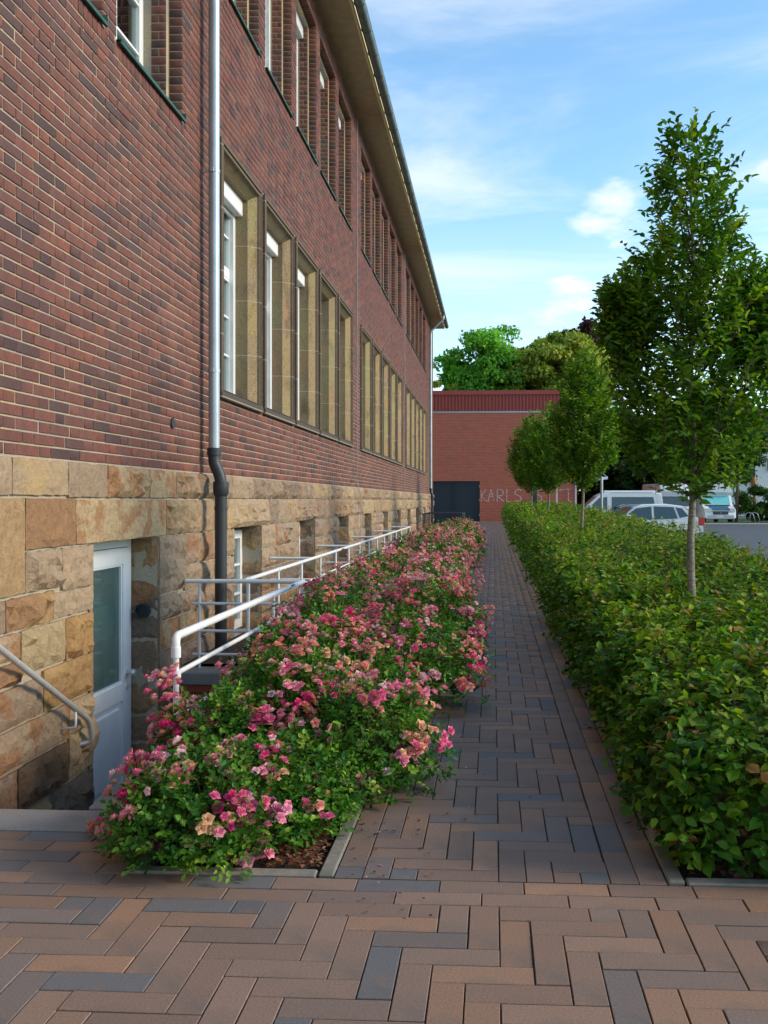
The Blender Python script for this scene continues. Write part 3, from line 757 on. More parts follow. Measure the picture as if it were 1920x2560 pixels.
# cellar door
m = MB()
a, b, z0, z1 = DOOR
xd = XW - .25
m.box(xd - .05, xd + .02, b - .085, b - .02, z0, z1); m.box(xd - .05, xd + .02, a + .004, a + .07, z0, z1); m.box(xd - .05, xd + .0195, a + .07, b - .085, z1 - .08, z1 - .004)
m.build('door_frame', 'white_paint', school)
m = MB(); y0, y1 = a + .075, b - .09; zl = z0 + .02; zh = z1 - .085; st = .125; zm = z0 + .92
m.box(xd - .045, xd + .034, y0, y0 + st, zl, zh); m.box(xd - .045, xd + .034, y1 - st, y1, zl, zh); m.box(xd - .045, xd + .0335, y0 + st, y1 - st, zh - .13, zh)
m.box(xd - .045, xd + .0335, y0 + st, y1 - st, zm - .07, zm + .07); m.box(xd - .045, xd + .0335, y0 + st, y1 - st, zl, zl + .15)
door = m.build('door', 'white_paint', school)
m = MB(); m.box(xd - .02, xd + .012, y0 + st - .003, y1 - st + .003, zl + .148, zm - .068); m.cbox(xd, xd + .026, y0 + st + .05, y1 - st - .05, zl + .20, zm - .12, .012); m.build('panel', 'white_paint', door)
m = MB(); m.box(xd - .006, xd + .004, y0 + st - .003, y1 - st + .003, zm + .068, zh - .128); m.build('pane', 'reflection_film', door)
m = MB(); e = .018
for (p, q, r, s) in ((y0 + st, y0 + st + e, zm + .07, zh - .13), (y1 - st - e, y1 - st, zm + .07, zh - .13), (y0 + st + e, y1 - st - e, zm + .07, zm + .07 + e), (y0 + st + e, y1 - st - e, zh - .13 - e, zh - .13)): m.box(xd + .004, xd + .022, p, q, r, s)
m.build('glazing_bead', 'white_paint', door)
yk = y1 - .06; zk = z0 + 1.06
m = MB(); m.tube([(xd + .03, yk, zk), (xd + .045, yk, zk)], .026, 14); m.tube([(xd + .045, yk, zk), (xd + .075, yk, zk)], .010, 10)
m.tube([(xd + .066, yk, zk), (xd + .074, yk, zk), (xd + .088, yk, zk), (xd + .104, yk, zk), (xd + .110, yk, zk)], [.012, .024, .030, .024, .008], 16); m.build('door_knob', 'steel', door, True, auto=40)
m = MB(); m.tube([(xd + .03, yk, zk - .115), (xd + .044, yk, zk - .115)], .022, 14); m.build('keyhole_plate', 'steel', door, True, auto=40)
m = MB(); m.box(xd - .014, xd - .010, y0 + .52, y1 - .16, zm + .46, zm + .72); m.build('notice_sheet', 'paper', door)
m = MB(); m.box(xd - .50, xd - .48, y0 + .02, y1 - .02, zm + .05, zh); m.build('reflection_sheet', 'reflection_sheet', door)  # added sheet behind the glass, its grey-green standing in for reflections
m = MB(); m.box(xd - .25, XW + .1, a, b, z0 - .06, z0); m.build('threshold', 'cast_iron', school)
m = MB(); pts = [(XW - .13, b + .02, .47), (XW - .13, b - .05, .47)]; m.tube(pts, .062, 20, False)
m.tube([pts[1], (XW - .13, b - .048, .47)], .062, 20, False); m.tube([(XW - .13, b - .055, .47), (XW - .13, b + .0, .47)], .050, 20, False)
for k in range(20):
    A, B = 2 * math.pi * k / 20, 2 * math.pi * (k + 1) / 20
    P = lambda r, t: (XW - .13 + r * math.cos(t), b - .053, .47 + r * math.sin(t))
    m.face([P(.050, A), P(.062, A), P(.062, B), P(.050, B)])
m.tube([(XW - .13, b - .02, .47), (XW - .13, b - .018, .47)], .051, 20); m.build('vent_pipe', 'cast_iron', school)
m = MB(); m.tube([(BF - .005, 7.80, 2.05), (BF + .012, 7.80, 2.05)], .045, 16); m.build('wall_disc', 'cast_iron', school, True, auto=40)
# eaves
EX = XW + .52
m = MB(); m.face([(XW - .2, YS, ZT), (XW - .2, YE - .5, ZT), (EX, YE - .5, ZT + .0), (EX, YS, ZT)]); m.box(XW - .2, EX - .002, YS, YE - .5, ZT + .02, ZT + .04); m.build('soffit', 'soffit', school)
m = MB(); m.box(EX, EX + .025, YS, YE - .5, ZT - .02, ZT + .17); m.build('fascia', 'soffit_edge', school)
m = MB(); n = 10; prof = []
for k in range(n + 1):
    t = math.pi + math.pi * k / n; prof.append((EX + .125 + .085 * math.cos(t), ZT + .10 + .085 * math.sin(t)))
prof.append((EX + .218, ZT + .112)); prof2 = [(x + (.006 if x < EX + .125 else -.006), z + .004) for x, z in prof]
ys = [YS + (YE - .45 - YS) * i / 40 for i in range(41)]
for P in (prof, prof2):
    for (x0, zz0), (x1, zz1) in zip(P, P[1:]): m.face([(x0, YS, zz0), (x1, YS, zz1), (x1, YE - .42, zz1), (x0, YE - .42, zz0)])
gt = m.build('gutter', 'gutter', school)
for y in np.arange(.5, YE - .6, .82):
    s = MB(); pts = [(EX + .125 + .090 * math.cos(math.pi + math.pi * k / 8), y, ZT + .10 + .090 * math.sin(math.pi + math.pi * k / 8)) for k in range(9)]; s.tube(pts, .008, 4); s.build('gutter_bracket', 'gutter', gt)
m = MB(); m.v = [(EX + .06, YS, ZT + .20), (EX + .06, YE - .45, ZT + .20), (XW - 6, YE - .45, ZT + 5.2), (XW - 6, YS, ZT + 5.2), (XB - .5, YE - .45, ZT + .2), (XB - .5, YS, ZT + .2)]
m.f = [(0, 1, 2, 3), (3, 2, 4, 5), (1, 4, 2), (0, 3, 5)]; m.build('roof', 'roof_tile', school)
# downpipes
def downpipe(y, top_branch):
    xp = XW + .109; zj = 1.86
    m = MB()
    if top_branch: m.tube(bend([(EX + .125, y + .0, ZT + .03), (EX + .125, y, ZT - .12), (xp, y, ZT - .62), (xp, y, zj)], .14, 6), .052, 16)
    else: m.tube([(xp, y, ZT - .02), (xp, y, zj)], .052, 18)
    o = m.build('downpipe', 'zinc', school, True, auto=50)
    for z in (2.6, 4.5, 6.4, 8.2):
        s = MB(); s.tube([(xp, y, z), (xp, y, z + .03)], .056, 18); s.box(BF, xp - .05, y - .008, y + .008, z + .008, z + .02); s.box(xp - .012, xp + .012, y - .072, y - .054, z - .004, z + .034); s.build('pipe_clamp', 'zinc', o, auto=50, smooth=True)
    for z in (3.25, 3.55, 5.05, 5.2, 6.95, 7.1, 2.2):
        s = MB(); s.tube([(xp, y, z), (xp, y, z + .008)], .0535, 18); s.build('pipe_joint', 'zinc', o, auto=50, smooth=True)
    m = MB(); xo = xp + .065
    m.tube([(xp, y, zj + .02), (xp, y, zj - .05)], .066, 18)
    m.tube(bend([(xp, y, zj - .02), (xp, y, zj - .12), (xo, y, zj - .26), (xo, y, zj - .40)], .10, 6), .056, 18)
    m.tube([(xo, y, zj - .30), (xo, y, zj - .34), (xo, y, zj - .41), (xo, y, zj - .44)], [.072, .074, .072, .058], 18); m.tube([(xo, y, zj - .54), (xo, y, zj - .57)], .061, 18)
    m.tube([(xo, y, zj - .4), (xo, y, -.25)], .056, 18); m.build('standpipe', 'cast_iron', o, True, auto=50)
downpipe(8.60, False); downpipe(38.9, True)
for y in (18.45, 28.42):
    m = MB(); m.tube([(EX + .2, y, ZT + .16), (EX, y, ZT - .035), (BF + .03, y, ZT - .03), (BF + .03, y, 1.70), (XW + .07, y + .1, 1.5), (XW + .07, y + .1, -.1)], .006, 5); m.build('lightning_conductor', 'galv', school)

# ------------------------------------------------------------------ cellar stairs and rails
st = thing('cellar_stairs', 'grey granite stairs descending beside the wall to the white cellar door', 'stairs', (-2.2, 3.85, 0))
m = MB(); m.cbox(-2.755, -1.40, 3.742, 3.975, -.20, .012, .012); m.build('step', 'granite', st)
for k in range(1, 7):
    m = MB(); m.cbox(-2.755, -1.785, 3.94 + .3 * (k - 1) + .005, 3.97 + .3 * k, -.178 * k - .19, -.178 * k, .008); m.build('step', 'granite', st)
m = MB(); m.box(-2.755, -1.785, 5.7, 7.73, -1.3, -1.085); m.build('landing', 'concrete', st)
m = MB(); m.box(-1.78, -1.60, 3.98, 7.95, -1.32, -.03); m.build('retaining_wall', 'concrete', st)
m = MB(); m.box(-2.75, -1.781, 7.74, 7.95, -1.32, -.20); m.build('end_wall', 'hall_brick', st)
m = MB(); m.cbox(-1.80, -1.56, 3.985, 7.70, -.03, .022, .008); m.build('coping', 'granite', st)
m = MB(); m.cbox(-2.74, -1.57, 7.705, 8.0, -.20, -.09, .01); m.build('coping', 'granite', st)
hr = thing('wall_handrail', 'brushed steel handrail sloping down the stone wall beside the cellar stairs', 'handrail', (XW + .1, 5, .3))
sl = .178 / .3
m = MB(); m.tube(bend([(XW + .10, 3.75, .586 + (4.81 - 3.75) * sl), (XW + .10, 5.93, -.075), (XW + .10, 5.965, -.22), (XW + .03, 5.94, -.235)], .07, 6), .019, 14); m.build('rail', 'steel', hr, True, auto=60)
for y in (4.35, 5.72):
    z = .586 + (4.81 - y) * sl
    m = MB(); m.tube(bend([(XW + .10, y, z - .015), (XW + .10, y, z - .115), (XW - .0, y, z - .125)], .02, 4), .008, 8); m.build('bracket', 'rail_paint', hr, True)
gr = thing('guard_rail', 'white painted tubular guard rail round the cellar stairwell behind the front roses', 'railing', (-1.66, 6, 0))
def rail(root, pts, r, name='rail', rb=.05): 
    m = MB(); m.tube(bend(pts, rb, 6) if len(pts) > 2 else pts, r, 12); m.build(name, 'rail_paint', root, True, auto=60)
XR = -1.66
rail(gr, [(XR, 4.72, .57), (XR, 4.72, .672), (XR, 7.93, .672)], .022, 'handrail', .035)
rail(gr, [(XR - .003, 7.93, .672), (-2.70, 7.93, .672)], .019)
for z in (.475, .235): rail(gr, [(XR, 4.73, z), (XR, 7.93, z)], .014); rail(gr, [(XR, 7.93, z), (-2.64, 7.93, z)], .013)
rail(gr, [(XR, 7.93, .03), (-2.64, 7.93, .03)], .012)
for x, y, z in ((XR, 4.72, .60), (XR, 6.85, .665), (XR, 7.93, .665), (-2.15, 7.93, .665), (-2.58, 7.93, .665)):
    rail(gr, [(x, y, -.1), (x, y, z)], .016 if y < 5 else .013, 'post')
m = MB(); m.tube([(XR, 4.72, .455), (XR, 4.72, .495)], .026, 12); m.build('collar', 'rail_paint', gr, True, auto=60); m = MB(); m.tube([(XR, 4.72, .56), (XR, 4.72, .615)], .026, 12); m.build('collar', 'rail_paint', gr, True, auto=60)
lr = thing('long_guard_rail', 'long white tubular railing running along the cellar windows behind the roses', 'railing', (-2.17, 16, 0))
XL = -2.19
rail(lr, [(XL, 7.98, .675), (XL, 24.1, .675)], .019, 'handrail')
for z in (.42, .18): rail(lr, [(XL, 7.98, z), (XL, 24.1, z)], .012)
for k in range(15): rail(lr, [(XL, 8.1 + 1.14 * k, -.08), (XL, 8.1 + 1.14 * k, .67)], .015, 'post'); 
for k in range(15): m = MB(); m.tube([(XL, 8.085 + 1.14 * k, .675), (XL, 8.115 + 1.14 * k, .675)], .024, 10); m.build('collar', 'rail_paint', lr, True, auto=50)
for y in (11.05, 14.05, 17.45, 20.8, 24.1):
    rail(lr, [(XL, y, .675), (-2.72, y, .675)], .017); rail(lr, [(XL, y, .42), (-2.72, y, .42)], .012)

# ------------------------------------------------------------------ far hall
HY = 59.0
hall = thing('brick_hall', 'windowless red brick hall with corrugated red metal parapet and black gate', 'building', (0, HY, 0))
GX = (-3.92, -.87); HX = (-9, 5.35)
m = MB()
for (a, b, c, d) in ((HX[0], GX[0], -.26, 7.0), (GX[1], HX[1], -.26, 7.0), (GX[0], GX[1], 2.6, 7.0)): m.face([(a, HY, c), (b, HY, c), (b, HY, d), (a, HY, d)])
m.face([(HX[1], HY, -.26), (HX[1], HY + 16, -.26), (HX[1], HY + 16, 7), (HX[1], HY, 7)]); m.face([(HX[0], HY, -.26), (HX[0], HY, 7), (HX[0], HY + 16, 7), (HX[0], HY + 16, -.26)])
for x in GX: m.face([(x, HY, -.26), (x, HY + .25, -.26), (x, HY + .25, 2.6), (x, HY, 2.6)])
m.face([(GX[0], HY, 2.6), (GX[1], HY, 2.6), (GX[1], HY + .25, 2.6), (GX[0], HY + .25, 2.6)])
m.build('wall', 'hall_brick', hall)
m = MB(); m.box(HX[0], HX[1] + .02, HY - .02, HY + 16, 7.0, 7.1); m.build('flashing', 'galv', hall)
m = MB(); m.box(HX[0], HX[1], HY + .03, HY + 15.9, 7.1, 8.16); m.build('parapet', 'clad_red', hall)
rib = MB(); rib.v = [(-.05, 0, 7.1), (.05, 0, 7.1), (.07, .06, 7.1), (-.07, .06, 7.1), (-.05, 0, 8.16), (.05, 0, 8.16), (.07, .06, 8.16), (-.07, .06, 8.16)]; rib.f = [(0, 1, 5, 4), (1, 2, 6, 5), (3, 0, 4, 7)]
rme = bpy.data.meshes.new('cladding_rib'); rme.from_pydata(rib.v, [], rib.f); rme.materials.append(MATS['clad_red'])
for k in range(66):
    o = bpy.data.objects.new('cladding_rib', rme); o.location = (HX[0] + .12 + k * .217, HY - .03, 0); link(o, hall)
m = MB(); m.box(HX[0] - .03, HX[1] + .04, HY - .08, HY + 16, 8.16, 8.43); m.build('coping', 'clad_red', hall)
for x0, x1 in ((GX[0] + .02, -2.53), (-2.50, GX[1] - .05)):
    m = MB(); m.box(x0, x1, HY + .08, HY + .14, -.02, 2.55); lf = m.build('gate_leaf', 'gate_paint', hall)
    s = MB()
    for (a, b, c, d) in ((x0, x1, 2.43, 2.55), (x0, x1, -.02, .12), (x0, x0 + .1, .12, 2.43), (x1 - .1, x1, .12, 2.43)): s.box(a + .002, b - .002, HY + .055, HY + .078, c, d)
    s.build('leaf_frame', 'gate_paint', lf)
for z in (.35, 1.3, 2.2):
    m = MB(); m.box(GX[1] - .045, GX[1] - .01, HY + .02, HY + .06, z, z + .16); m.build('hinge', 'galv', hall)
m = MB(); m.box(GX[0], GX[1], HY + .16, HY + .2, -.1, 2.6); m.build('gate_backing', 'gate_paint', hall)
m = MB(); m.tube([(HX[1] - .1, HY - .09, -.2), (HX[1] - .1, HY - .09, 6.95)], .055, 10); m.build('downpipe', 'galv', hall, True, auto=50)
# chalky letters on the hall wall
def strokes(lst, x0, zb, w, h):
    m = MB(); y = HY - .006
    for st_ in lst:
        for (a, b), (c, d) in zip(st_, st_[1:]):
            p, q = Vector((x0 + a * w, zb + b * h)), Vector((x0 + c * w, zb + d * h)); t = (q - p); n_ = Vector((-t.y, t.x)).normalized() * .032
            N_ = 4
            for k in range(N_):
                f0, f1 = k / N_, (k + 1) / N_ - random.uniform(0, .10)
                A, B = p.lerp(q, f0), p.lerp(q, f1); n2 = n_ * random.uniform(.6, 1.3)
                m.face([(A.x - n2.x, y, A.y - n2.y), (B.x - n2.x, y, B.y - n2.y), (B.x + n2.x, y, B.y + n2.y), (A.x + n2.x, y, A.y + n2.y)])
    return m
LET = {'K': [[(0, 0), (0, 1)], [(.9, 1), (0, .45), (1, 0)]], 'A': [[(0, 0), (.5, 1), (1, 0)], [(.2, .4), (.8, .4)]], 'R': [[(0, 0), (0, 1), (.7, .95), (.9, .75), (.7, .5), (0, .45), (1, 0)]],
       'L': [[(0, 1), (0, 0), (.9, 0)]], 'S': [[(1, .9), (.6, 1), (.1, .85), (.1, .62), (.9, .4), (1, .2), (.6, 0), (0, .1)]], 'T': [[(0, 1), (1, 1)], [(.5, 1), (.5, 0)]], 'Z': [[(0, .85), (.4, 1), (.9, .9)]]}
for ch, px, wpx in (('K', 1203, 14), ('A', 1220, 15), ('R', 1243, 17), ('L', 1267, 12), ('S', 1286, 17), ('S', 1340, 15), ('Z', 1398, 14), ('T', 1414, 14)):
    u = (px - CX) / F; c, s = math.cos(YAW), math.sin(YAW); tt = HY / (u * s + c); x = tt * (u * c - s)
    strokes(LET[ch], x, 1.28, wpx * .0262, .80).build('chalk_letter', 'chalk', hall)
cn = thing('entrance_canopy', 'white steel entrance canopy with tie rods at the corner of the red hall', 'canopy', (6.3, HY - .3, 2.4))
m = MB(); m.v = [(5.36, HY - .1, 2.40), (7.3, HY - .1, 2.72), (7.3, HY + 3, 2.72), (5.36, HY + 3, 2.40), (5.36, HY - .1, 2.58), (7.3, HY - .1, 2.90), (7.3, HY + 3, 2.90), (5.36, HY + 3, 2.58)]
m.f = [(0, 3, 2, 1), (4, 5, 6, 7), (0, 1, 5, 4), (1, 2, 6, 5), (2, 3, 7, 6), (3, 0, 4, 7)]; m.build('roof_slab', 'white_paint', cn)
for y in (HY, HY + 2.6):
    m = MB(); m.tube([(5.36, y, 3.7), (6.9, y, 2.86)], .02, 6); m.build('tie_rod', 'galv', cn); m = MB(); m.tube([(5.36, y, 4.2), (7.2, y, 2.92)], .02, 6); m.build('tie_rod', 'galv', cn)
br = thing('bicycle_rack', 'row of dark rectangular wire bicycle hoops at the far end of the roses', 'bicycle rack', (-1.9, 36, 0))
for k in range(10):
    y = 34.0 + .42 * k; m = MB(); m.tube(bend([(-2.62, y, -.03), (-2.62, y, .88), (-1.16, y, .88), (-1.16, y, -.03)], .04, 3), .013, 6); m.build('hoop', 'cast_iron', br)
m = MB(); m.tube([(-1.16, 34, .10), (-1.16, 37.78, .10)], .012, 6); m.tube([(-2.62, 34, .10), (-2.62, 37.78, .10)], .012, 6); m.build('tie_bar', 'cast_iron', br)
ste = thing('sign_stele', 'narrow dark grey upright panel standing behind the hedge before the hall', 'panel', (2.0, 46, -.2))
m = MB(); m.cbox(1.93, 2.17, 45.5, 45.58, -.2, 2.0, .01); m.build('panel', 'dark_panel', ste); m = MB(); m.box(1.88, 2.22, 45.4, 45.68, -.22, -.14); m.build('foot', 'concrete', ste)
def signpost(px, y, top, label):
    u = (px - CX) / F; c, s = math.cos(YAW), math.sin(YAW); t = y / (u * s + c); x = t * (u * c - s)
    r = thing('sign_post', label, 'post', (x, y, -.2)); m = MB(); m.tube([(x, y, -.25), (x, y, top)], .036, 12); m.build('pole', 'galv', r, True, auto=50)
    m = MB(); m.tube([(x, y, top), (x, y, top + .012)], .040, 12); m.build('cap', 'dark_panel', r)
    m = MB(); m.cbox(x - .03, x + .03, y + .04, y + .05, top - .55, top - .05, .003); m.build('sign_plate', 'galv', r)
    m = MB(); m.tube([(x, y, top - .32), (x, y, top - .28)], .041, 12); m.build('clamp', 'galv', r)
signpost(1504, 25.0, 2.02, 'galvanised post nearest, rising from the hedge in front of the white van'); signpost(1391, 37.0, 2.15, 'thin galvanised post farther off in the hedge beside the small trees')

# ------------------------------------------------------------------ foliage
def unit(a): return a / np.maximum(np.linalg.norm(a, axis=1, keepdims=True), 1e-9)
L6 = np.array([(0, 0, 0), (.30, -.46, .10), (.68, -.38, .09), (1, 0, -.10), (.68, .38, .09), (.30, .46, .10), (.5, 0, -.03)]); F6 = np.array([(0, 6, 1), (1, 6, 2), (2, 6, 3), (0, 5, 6), (5, 4, 6), (4, 3, 6)])
L2 = np.array([(0, 0, 0), (.48, -.45, .06), (1, 0, -.08), (.48, .45, .06)]); F2 = np.array([(0, 2, 1), (0, 3, 2)])
def leaves(P, A, Nn, ln, wd, C, six=True):
    """leaf blades: base P, axis A, upper side Nn, length ln, width ratio wd, colour C"""
    T, Fc = (L6, F6) if six else (L2, F2)
    A = unit(A); Nn = unit(Nn - A * np.sum(A * Nn, 1, keepdims=True)); B = np.cross(Nn, A); ln = np.asarray(ln).reshape(-1, 1, 1); wd = np.asarray(wd).reshape(-1, 1, 1)
    V = P[:, None, :] + ln * (A[:, None, :] * T[None, :, 0:1] + wd * B[:, None, :] * T[None, :, 1:2] + Nn[:, None, :] * T[None, :, 2:3])
    k = len(T); Fa = (Fc[None] + (np.arange(len(P)) * k)[:, None, None]).reshape(-1, 3)
    return V.reshape(-1, 3), Fa, np.repeat(C, k, 0)
def cat(parts):
    V, Fc, C = [], [], []; n = 0
    for v, f, c in parts: V.append(v); Fc.append(f + n); C.append(c); n += len(v)
    return np.concatenate(V), np.concatenate(Fc), np.concatenate(C)
def pick(pal, w, n, spread=.18):
    pal = np.array(pal); i = rng.choice(len(pal), n, p=np.array(w) / sum(w)); return np.clip(pal[i] * rng.normal(1, spread, (n, 1)).clip(.5, 1.6), .004, .9)
def rnd(n, s=1.0): return rng.normal(0, s, (n, 3))
def fnoise(P, sc, seed=0): return np.array([noise.noise((p[0] * sc + seed, p[1] * sc, p[2] * sc)) for p in P])

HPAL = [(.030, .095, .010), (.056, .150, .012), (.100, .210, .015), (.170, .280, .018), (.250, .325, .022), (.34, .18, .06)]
hedge = thing('hornbeam_hedge', 'low broad hornbeam hedge with browning leaves along the right of the path', 'hedge', (1.6, 3.6, 0))
def hh(y): return np.interp(y, [3.3, 4.2, 7.2, 11, 16, 30, 58], [.50, .57, .63, .76, .88, 1.0, 1.06])
def hedge_zone(y0, y1, dens, ln, six, seed):
    parts = []
    n_top = int((y1 - y0) * 1.95 * dens); n_side = int((y1 - y0) * .7 * dens); n_back = n_side // 3; n_front = int(2.0 * .6 * dens * 1.2) if y0 < 3.5 else 0
    # surface points and outward normals
    def surf(kind, n):
        y = rng.uniform(y0, y1, n); q = rng.uniform(0, 1, n)
        if kind == 'top': x = .68 + 1.95 * q; z = hh(y); N = np.stack([np.zeros(n), np.zeros(n), np.ones(n)], 1)
        elif kind == 'side': x = np.full(n, .66); z = hh(y) * (.04 + .96 * q ** .8); N = np.stack([-np.ones(n), np.zeros(n), .25 * np.ones(n)], 1)
        elif kind == 'back': x = np.full(n, 2.64); z = hh(y) * (.04 + .96 * q); N = np.stack([np.ones(n), np.zeros(n), .25 * np.ones(n)], 1)
        else: x = rng.uniform(.68, 2.64, n); y = np.full(n, 3.38); z = hh(y) * (.03 + .97 * q); N = np.stack([np.zeros(n), -np.ones(n), .2 * np.ones(n)], 1)
        P = np.stack([x, y, z], 1)
        # round the shoulders
        sh = np.clip((P[:, 2] / hh(P[:, 1]) - .62) / .38, 0, 1)
        if kind == 'side': P[:, 0] += .16 * sh ** 2
        if kind == 'back': P[:, 0] -= .16 * sh ** 2
        if kind == 'front': P[:, 1] += .14 * sh ** 2
        if kind == 'top':
            e = np.minimum(P[:, 0] - .66, 2.64 - P[:, 0]); P[:, 2] -= .10 * np.clip(1 - e / .22, 0, 1) ** 2
            if y0 < 3.5: P[:, 2] -= .10 * np.clip(1 - (P[:, 1] - 3.4) / .25, 0, 1) ** 2
        P[:, 2] += .14 * np.clip((P[:, 0] - 1.7) / .9, 0, 1) * (P[:, 2] / hh(P[:, 1]))
        bump = fnoise(P, 1.9, seed) * .13 + fnoise(P, 5.5, seed + 9) * .07
        P += N * bump[:, None]
        P -= unit(N) * (rng.exponential(.055, n).clip(0, .3) - .02)[:, None]
        return P, unit(N)
    for kind, n in (('top', n_top), ('side', n_side), ('back', n_back), ('front', n_front)):
        if n == 0: continue
        P, N = surf(kind, n); P = P[P[:, 2] > .02]; N = N[:len(P)]
        n = len(P); up = np.array([0, 0, 1.0])
        P, N = P[::6], N[::6]; n = len(P)
        D = unit(N * .75 + up * (.45 if kind == 'top' else .35) + rnd(n, .55)); L = rng.uniform(1.8, 4.6, n) * ln; S = P - D * L[:, None] * .55; S[:, 2] = np.maximum(S[:, 2], .03)
        side = unit(np.cross(D, up[None] + rnd(n, .35)))
        w = [1.8, 3.0, 4.2, 4.2, 3.2, 1.0] if kind == 'top' else [4, 4, 2.6, 1.0, .5, .35]  # lit top and shaded sides put into the leaf colours
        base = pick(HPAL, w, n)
        for k in range(6):
            f = (k + .5) / 6; sg = -1 if k % 2 else 1
            B = S + D * (L * f)[:, None]; A = D * .6 + side * sg * .85 + rnd(n, .25); A[:, 2] -= .25
            B[:, 2] = np.maximum(B[:, 2], .03); dead = rng.random(n) < .035
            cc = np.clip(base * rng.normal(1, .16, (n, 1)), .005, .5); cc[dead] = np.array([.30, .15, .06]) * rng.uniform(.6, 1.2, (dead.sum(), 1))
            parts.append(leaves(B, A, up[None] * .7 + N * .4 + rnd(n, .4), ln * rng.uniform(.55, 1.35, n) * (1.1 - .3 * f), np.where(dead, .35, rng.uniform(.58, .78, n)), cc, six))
    return parts
hp = hedge_zone(3.38, 6.2, 2300, .056, True, 3) + hedge_zone(6.2, 11, 1500, .062, True, 5) + hedge_zone(11, 22, 800, .072, False, 7) + hedge_zone(22, 57.4, 250, .115, False, 11)
# upright shoots above the clipped top
stems = MB(); sp = []
def shoots(n, y0, y1, ln, six, hmax, xlo=.75):
    for _ in range(n):
        x = 2.6 - abs(random.gauss(0, .7)); y = random.uniform(y0, y1)
        if x < xlo: x = random.uniform(xlo, 2.55)
        z0 = float(hh(y)) - .08; h = random.uniform(.10, hmax) * (1.0 if x > 1.7 else .55); b = Vector((x, y, z0)); t = b + Vector((random.gauss(0, .05), random.gauss(0, .05), h))
        if six: stems.tube([b, b.lerp(t, .5) + Vector((.01, 0, 0)), t], [.0025, .002, .001], 4, False)
        k = int(6 + h * 38); f = np.linspace(.15, 1, k); P = np.array(b)[None] + (np.array(t) - np.array(b))[None] * f[:, None]
        ang = np.arange(k) * math.pi + random.uniform(0, 6); A = np.stack([np.cos(ang), np.sin(ang), rng.uniform(.1, .7, k)], 1)
        nn = np.stack([-np.cos(ang) * .4, -np.sin(ang) * .4, np.ones(k)], 1) + rnd(k, .15)
        sp.append(leaves(P, A, nn, ln * rng.uniform(.6, 1.0, k) * (1.15 - .45 * f), rng.uniform(.6, .8, k), pick(HPAL, [1, 2, 3, 4, 3, .5], k), six))
shoots(230, 3.6, 7, .050, True, .26, .85); shoots(330, 7, 14, .058, True, .40, .85); shoots(260, 14, 32, .075, False, .45, 1.3)
V, Fc, C = cat(hp + sp); np_obj('foliage', V, Fc, 'leaf', hedge, C)
for _ in range(900):
    y = 3.5 + abs(random.gauss(0, 4)); x = random.uniform(.74, 2.58)
    b = Vector((x, y, -.03)); h = float(hh(y)) * random.uniform(.6, .92)
    t = b + Vector((random.gauss(0, .12), random.gauss(0, .12), h)); t.x = min(max(t.x, .74), 2.55); t.y = max(t.y, 3.48); stems.tube([b, b.lerp(t, .5) + Vector((random.gauss(0, .02), random.gauss(0, .02), 0)), t], [.007, .005, .002], 5, False)
stems.build('stems', 'twig', hedge, kind='stuff')

# roses
RLEAF = [(.030, .110, .014), (.056, .170, .018), (.100, .235, .022), (.180, .325, .030), (.24, .28, .035)]
RP_NEAR = [(.90, .06, .25), (.90, .17, .33), (.90, .30, .40), (.90, .50, .52), (.86, .34, .26), (.78, .46, .26)]
def petals(Cn, Ax, r, colr, rich):
    """rose heads: rings of cupped petals around axis Ax"""
    n = len(Cn); Ax = unit(Ax); h = np.tile(np.array([[.31, .22, .92]]), (n, 1)) + rnd(n, .1); Ux = unit(np.cross(Ax, h)); W = np.cross(Ax, Ux)
    rings = ((5, 1.0, .10, .30), (5, .72, .34, .62), (4, .42, .42, .85)) if rich else ((4, 1.0, .12, .40), (3, .55, .40, .85))
    Vs, Fs, Cs = [], [], []; k0 = 0
    for (k, rr, h0, h1) in rings:
        for i in range(k):
            th = 2 * math.pi * i / k + rr * 4 + rng.normal(0, .12, n); hw = 6.6 / k
            def pt(t, rad, hz): return Cn + r[:, None] * ((Ux * np.cos(t)[:, None] + W * np.sin(t)[:, None]) * rad + Ax * hz)
            V4 = np.stack([pt(th, .08, 0), pt(th - hw * .5, rr * .78, h0 + .12), pt(th, rr * rng.uniform(.95, 1.15), h1 - .12 * rr), pt(th + hw * .5, rr * .78, h0 + .12)], 1)
            Vs.append(V4.reshape(-1, 3)); Fs.append(np.stack([np.array([0, 1, 2, 3])[None] + 4 * np.arange(n)[:, None]], 0)[0] + k0); k0 += 4 * n
            cc = np.clip(colr * rng.normal(1 - .18 * (1 - rr), .10, (n, 1)), 0, .9); Cs.append(np.repeat(cc, 4, 0))
    return np.concatenate(Vs), np.concatenate(Fs), np.concatenate(Cs)
